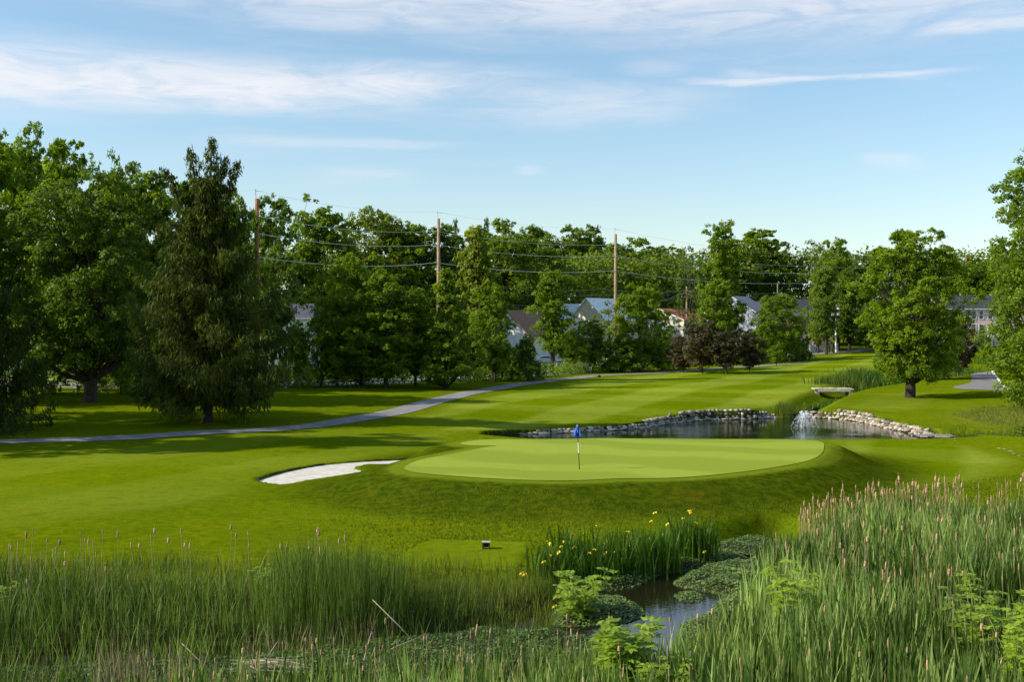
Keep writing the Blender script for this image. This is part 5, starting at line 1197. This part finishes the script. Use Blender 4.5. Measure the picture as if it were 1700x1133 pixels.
house(873, 210, 517, 556, 9.5, 12, 'w_white', 'r_brown', 'white gabled house with brown roof edges above the parked silver car', 'front', -.6, wins=[(-1.8, 1.8, 1.1, 1.3)], trim='r_brown')
house(958, 240, 506, 533, 10, 9, 'w_white', 'r_white', 'low white roofed house left of the white metal gable', 'side', .15, wins=[(2, 1.5, 1.2, 1.3)])
house(1003, 238, 497, 530, 9.5, 11, 'w_cream', 'r_white', 'house with a bright white gable roof left of the orange pole', 'front', -.75, wins=[(0, 3.0, 1.1, 1.2)])
house(1120, 255, 514, 532, 12.5, 11, 'w_cream', 'r_terra', 'cream gabled house with terracotta roof and brick chimney', 'front', -.75, wins=[(0, 4.4, .8, .8), (-3, 1.2, 1.2, 1.2), (3, 1.2, 1.2, 1.2)], chim=(2.2, 7.2, 2.4), porch=(2.1, 3.2, 1.6, 'r_terra'))
house(1150, 262, 518, 536, 7, 9, 'w_cream', 'r_terra', 'terracotta roofed side wing right of the cream gable', 'side', 0)
house(1227, 250, 493, 521, 12, 10, 'w_grey', 'r_grey', 'grey house with white trimmed gable and a round attic window', 'front', -.55, wins=[(.4, 5.9, .9, 1.0), (.4, 2.7, 1.1, 1.1), (-3.8, 2.7, 1.0, 1.1)])
house(1258, 256, 502, 520, 8, 9, 'w_grey', 'r_slate', 'slate roofed wing of the grey house behind the leafy tree', 'side', 0)
m_ = MB(); m_.box(0, 0, 0, 1.2, .3, 1.0); o = m_.build('orange_awning', M['orange']); o.location = PX(1219, 539, 243); tag(o, 'small orange awning at the lower left of the grey house', 'awning')
house(1322, 258, 498, 520, 11, 12, 'w_brick', 'r_dark', 'tan brick house with dark roof left of the ivy dark tree', 'side', .1, wins=[(3.6, 2.2, 1.2, 1.4)])
house(1342, 250, 521, 533, 7.5, 8, 'w_brick', 'r_slate', 'low brick extension with a grey roof above the white ranch fence', 'side', 0, wins=[(.4, 1.2, .9, 1.9)])
pk = house(1618, 258, 491, 513, 19, 12, 'w_pink', 'r_dark', 'long two storey pink house with tall narrow dark windows', 'side', 0, base_py=556, wins=[(x_, z_, .95, 1.9 if z_ > 3 else 1.6) for x_ in (-2.6, -1.0, 1.0, 2.9, 5.0, 7.2, -7.2) for z_ in (4.4, 1.5)])
for x_, z_ in [(-3.2, 9.3), (.2, 8.9), (1.6, 9.2), (3.6, 9.1), (-5.2, 8.8)]:
    m_ = MB(); m_.tube([(x_, 0, 7.6), (x_, 0, z_)], .16, 8); m_.tube([(x_, 0, z_), (x_, 0, z_+.15)], .22, 8); m_.build('vent_pipe', M['w_white'], pk)
m_ = MB(); m_.box(-9.6, -6.3, 5.6, 3.2, .25, .35, .35); m_.build('gable_trim', M['w_white'], pk)
m_ = MB(); m_.tube([(-3.6, -6.12, 0), (-3.6, -6.12, 5.6)], .09, 6); m_.build('downpipe', M['w_white'], pk)
# raised car park bank below the pink house
m_ = MB(); m_.box(0, 0, 0, 44, 13, 3.0); o = m_.build('parking_terrace', M['road']); o.location = (xr(1665, 247), 247.5, EYE-(561-HOR)*243/F-1.5); tag(o, 'raised asphalt terrace where the white car is parked', 'terrace', kind='structure')

# ------------------------------------------------------------------ cars
def car(x, y, z, rz, paint, label, group='parked cars'):
    e = empty('parked_car', (x, y, z), label, 'car', group, rz)
    prof = [(-2.2, .35), (-2.22, .72), (-2.05, .92), (-1.55, .98), (-.95, 1.38), (-.2, 1.46), (.55, 1.42), (1.15, 1.02), (1.95, .88), (2.2, .66), (2.2, .35)]
    m_ = MB(); n = len(prof); vs = []
    for s, yy in ((0, -.84), (1, .84)):
        for a, b in prof: vs.append((a, yy*(.82 if b > 1.1 else 1), b))
    m_.add(vs, [tuple(range(n)), tuple(range(2*n-1, n-1, -1))]+[(i, i+n, (i+1) % n+n, (i+1) % n) for i in range(n)]); m_.build('body', M[paint], e)
    for s in (-1, 1):
        m_ = MB(); P = [(-1.3, 1.02), (-.88, 1.32), (-.2, 1.38), (.5, 1.34), (1.0, 1.02)]; m_.add([(a, s*(.855 if b < 1.1 else .70), b) for a, b in P], [tuple(range(5)) if s < 0 else tuple(range(4, -1, -1))]); m_.build('side_window', M['glass'], e)
        for wx in (-1.35, 1.35):
            m_ = MB(); m_.tube([(wx, s*.66, .33), (wx, s*.87, .33)], .33, 14); wo = m_.build('wheel', M['black'], e); m_ = MB(); m_.tube([(wx, s*.86, .33), (wx, s*.885, .33)], .20, 10); m_.build('rim', M['steel'], wo)
        m_ = MB(); m_.box(2.14, s*.62, .70, .12, .3, .12); m_.build('headlight', M['glass'], e)
M['car_white'] = mat('white_car_paint', (.74, .75, .77), .25, .03, 1, spec=.6); M['car_silver'] = mat('silver_car_paint', (.60, .62, .66), .25, .03, 1, spec=.6)
car(xr(1643, 243), 243, EYE-(561-HOR)*243/F+.02, math.pi*.97, 'car_white', 'white car parked before the pink house')
car(xr(906, 200), 200, gh(xr(906, 200), 200)+.08, .25, 'car_silver', 'silver car behind the white fence left of the slender layered tree')
car(xr(1112, 232), 232, EYE-(552-HOR)*232/F, .1, 'car_white', 'white car below the terracotta roof')

# ------------------------------------------------------------------ utility poles and wires
def pole(px, Yd, top_py, rad, m, label, arms=(), top_rad=None, extra=None, base=None):
    x = xr(px, Yd); z0 = gh(x, Yd) if base is None else base; zt = EYE-(top_py-HOR)*Yd/F-z0
    e = empty('utility_pole', (x, Yd, z0), label, 'utility pole', 'wooden utility poles'); m_ = MB(); m_.tube([(0, 0, -.5), (0, 0, zt*.5), (0, 0, zt)], [rad, rad*.88, top_rad or rad*.72], 10); m_.build('post', M[m], e, True)
    for dz, ln in arms:
        m_ = MB(); m_.box(0, -.2, zt-dz, ln, .12, .14, 0); a = m_.build('crossarm', M['bark_grey'], e)
        for q in (-.45, .45): m_ = MB(); m_.tube([(q*ln, -.2, zt-dz+.07), (q*ln, -.2, zt-dz+.3)], [.07, .045], 6); m_.build('insulator', M['steel'], a)
    return e, x, z0+zt
_, xa, za = pole(426.5, 130, 330, .30, 'pole_red', 'red brown utility pole right of the big spruce')
_, xb, zb = pole(728, 170, 363, .30, 'pole_tan', 'tall tan utility pole in the middle of the treeline')
_, xc, zc = pole(1022, 205, 389, .34, 'pole_tan', 'tall orange brown utility pole left of centre right treeline')
_, xd, zd = pole(1604, 285, 428, .24, 'pole_red', 'thin reddish pole above the pink house', arms=[(1.0, 1.6)])
for (x_, y_, z_) in ((xb, 170, zb), (xc, 205, zc)):
    pass
def top_pin(x, y, z, lean, nm, par):
    m_ = MB(); m_.tube([(0, 0, 0), (lean, 0, 1.5)], .05, 5); o = m_.build(nm, M['steel'], par); return o
for o_ in [o for o in D.objects if o.name.startswith('utility_pole')]:
    pst = [c for c in o_.children if c.name.startswith('post')][0]; zt = max(v.co.z for v in pst.data.vertices)
    m_ = MB(); m_.tube([(-.1, 0, zt-.3), (-.16, 0, zt+1.1)], .05, 5); m_.tube([(-.16, 0, zt+.9), (.7, 0, zt+.8)], .03, 4); m_.build('top_pin', M['steel'], o_)
    for dz in (1.9, 3.9, 6.6):
        m_ = MB(); m_.box(-.35, -.1, zt-dz, .55, .12, .12); m_.build('bracket', M['steel'], o_)
e, xe, zpe = pole(1207, 238, 476, .2, 'bark_grey', 'shorter brown pole with crossing wires in front of the dark wood'); 
D.objects.remove([c for c in e.children if c.name.startswith('post')][0]); 
D.objects.remove(e)
e, xe, zpe = pole(1140, 248, 476, .24, 'pole_tan', 'shorter brown pole rising beside the terracotta roof', arms=[(1.6, 3.4), (2.3, 2.4)])
e, xg, zg = pole(1291, 262, 470, .2, 'bark_grey', 'grey brown pole behind the leafy tree and brick house', arms=[(2.4, 2.0)])
e, xh, zh = pole(1243, 258, 488, .14, 'bark_grey', 'thin short pole on the roof side of the grey house', arms=[(.6, 1.0)])
e, xt, zt_ = pole(1388, 244, 502, .19, 'bark_grey', 'pale pole carrying two white transformer cans', arms=[(.8, 1.7)])
zl = zt_-e.location.z
m_ = MB(); m_.tube([(0, 0, -.3), (0, 0, zl-8.2+3.0)], .235, 10); m_.build('white_sleeve', M['w_white'], e)
for s in (-1.02, .12):
    m_ = MB(); m_.tube([(s+.2, -.42, zl-2.9), (s+.2, -.42, zl-1.4)], .36, 14); m_.tube([(s+.2, -.42, zl-1.4), (s+.2, -.42, zl-1.25)], [.36, .15], 14); o = m_.build('transformer', M['w_white'], e); m_ = MB(); m_.tube([(s+.2, -.42, zl-1.25), (s+.2, -.42, zl-.95)], .05, 6); m_.build('bushing', M['steel'], o)
def wire(P, sag, label, rad=.022, group='overhead wires'):
    m_ = MB()
    for a, b in zip(P[:-1], P[1:]):
        a, b = Vector(a), Vector(b); pts = []
        for i in range(17):
            t = i/16; q = a.lerp(b, t); q.z -= sag*4*t*(1-t); pts.append(q)
        m_.tube(pts, rad, 4, False)
    o = m_.build('overhead_wire', M['wire']); tag(o, label, 'wire', group)
xl, yl = xr(60, 136), 136
for dz, rad, lb in [(-1.0, .014, 'thinnest topmost wire strung from pole tip to pole tip'), (1.9, .030, 'upper of the three main wires between the tall poles'), (3.9, .036, 'middle one of the three main wires between the tall poles'), (6.6, .042, 'lowest and brightest of the three main wires between the tall poles')]:
    wire([(xl, yl, za-dz+1.0), (xa-.4, 129.8, za-dz), (xb-.4, 169.8, zb-dz), (xc-.4, 204.8, zc-dz), (xr(1320, 245), 245, EYE-(430-HOR)*245/F-dz*.8), (xd, 285, zd-dz*.7)], .8, lb, rad)
for k, (py1, py2) in enumerate([(487, 500), (505, 506), (478, 492)]):
    wire([PX(840, py1, 225), PX(1000, py1+2, 240), PX(1140, py2-18+k*4, 247.8), PX(1291, py1+8, 261.8), PX(1388, py1+20, 262)], .5, ['upper service wire across the dark wood', 'lower service wire across the dark wood', 'faint service wire just under the treetops'][k], .02)
for k, (x1, p1, x2, p2) in enumerate([(1140, 484, 1090, 500), (1140, 482, 1215, 512), (1140, 486, 1185, 508), (1388, 506, 1402, 545)]):
    wire([PX(x1, p1, 247.6 if x1 < 1300 else 243.7), PX(x2, p2, 244)], .3, ['wire dropping left from the shorter brown pole', 'longer wire dropping right from the shorter brown pole', 'shorter wire dropping right from the shorter brown pole', 'guy wire slanting down from the transformer pole'][k], .025)
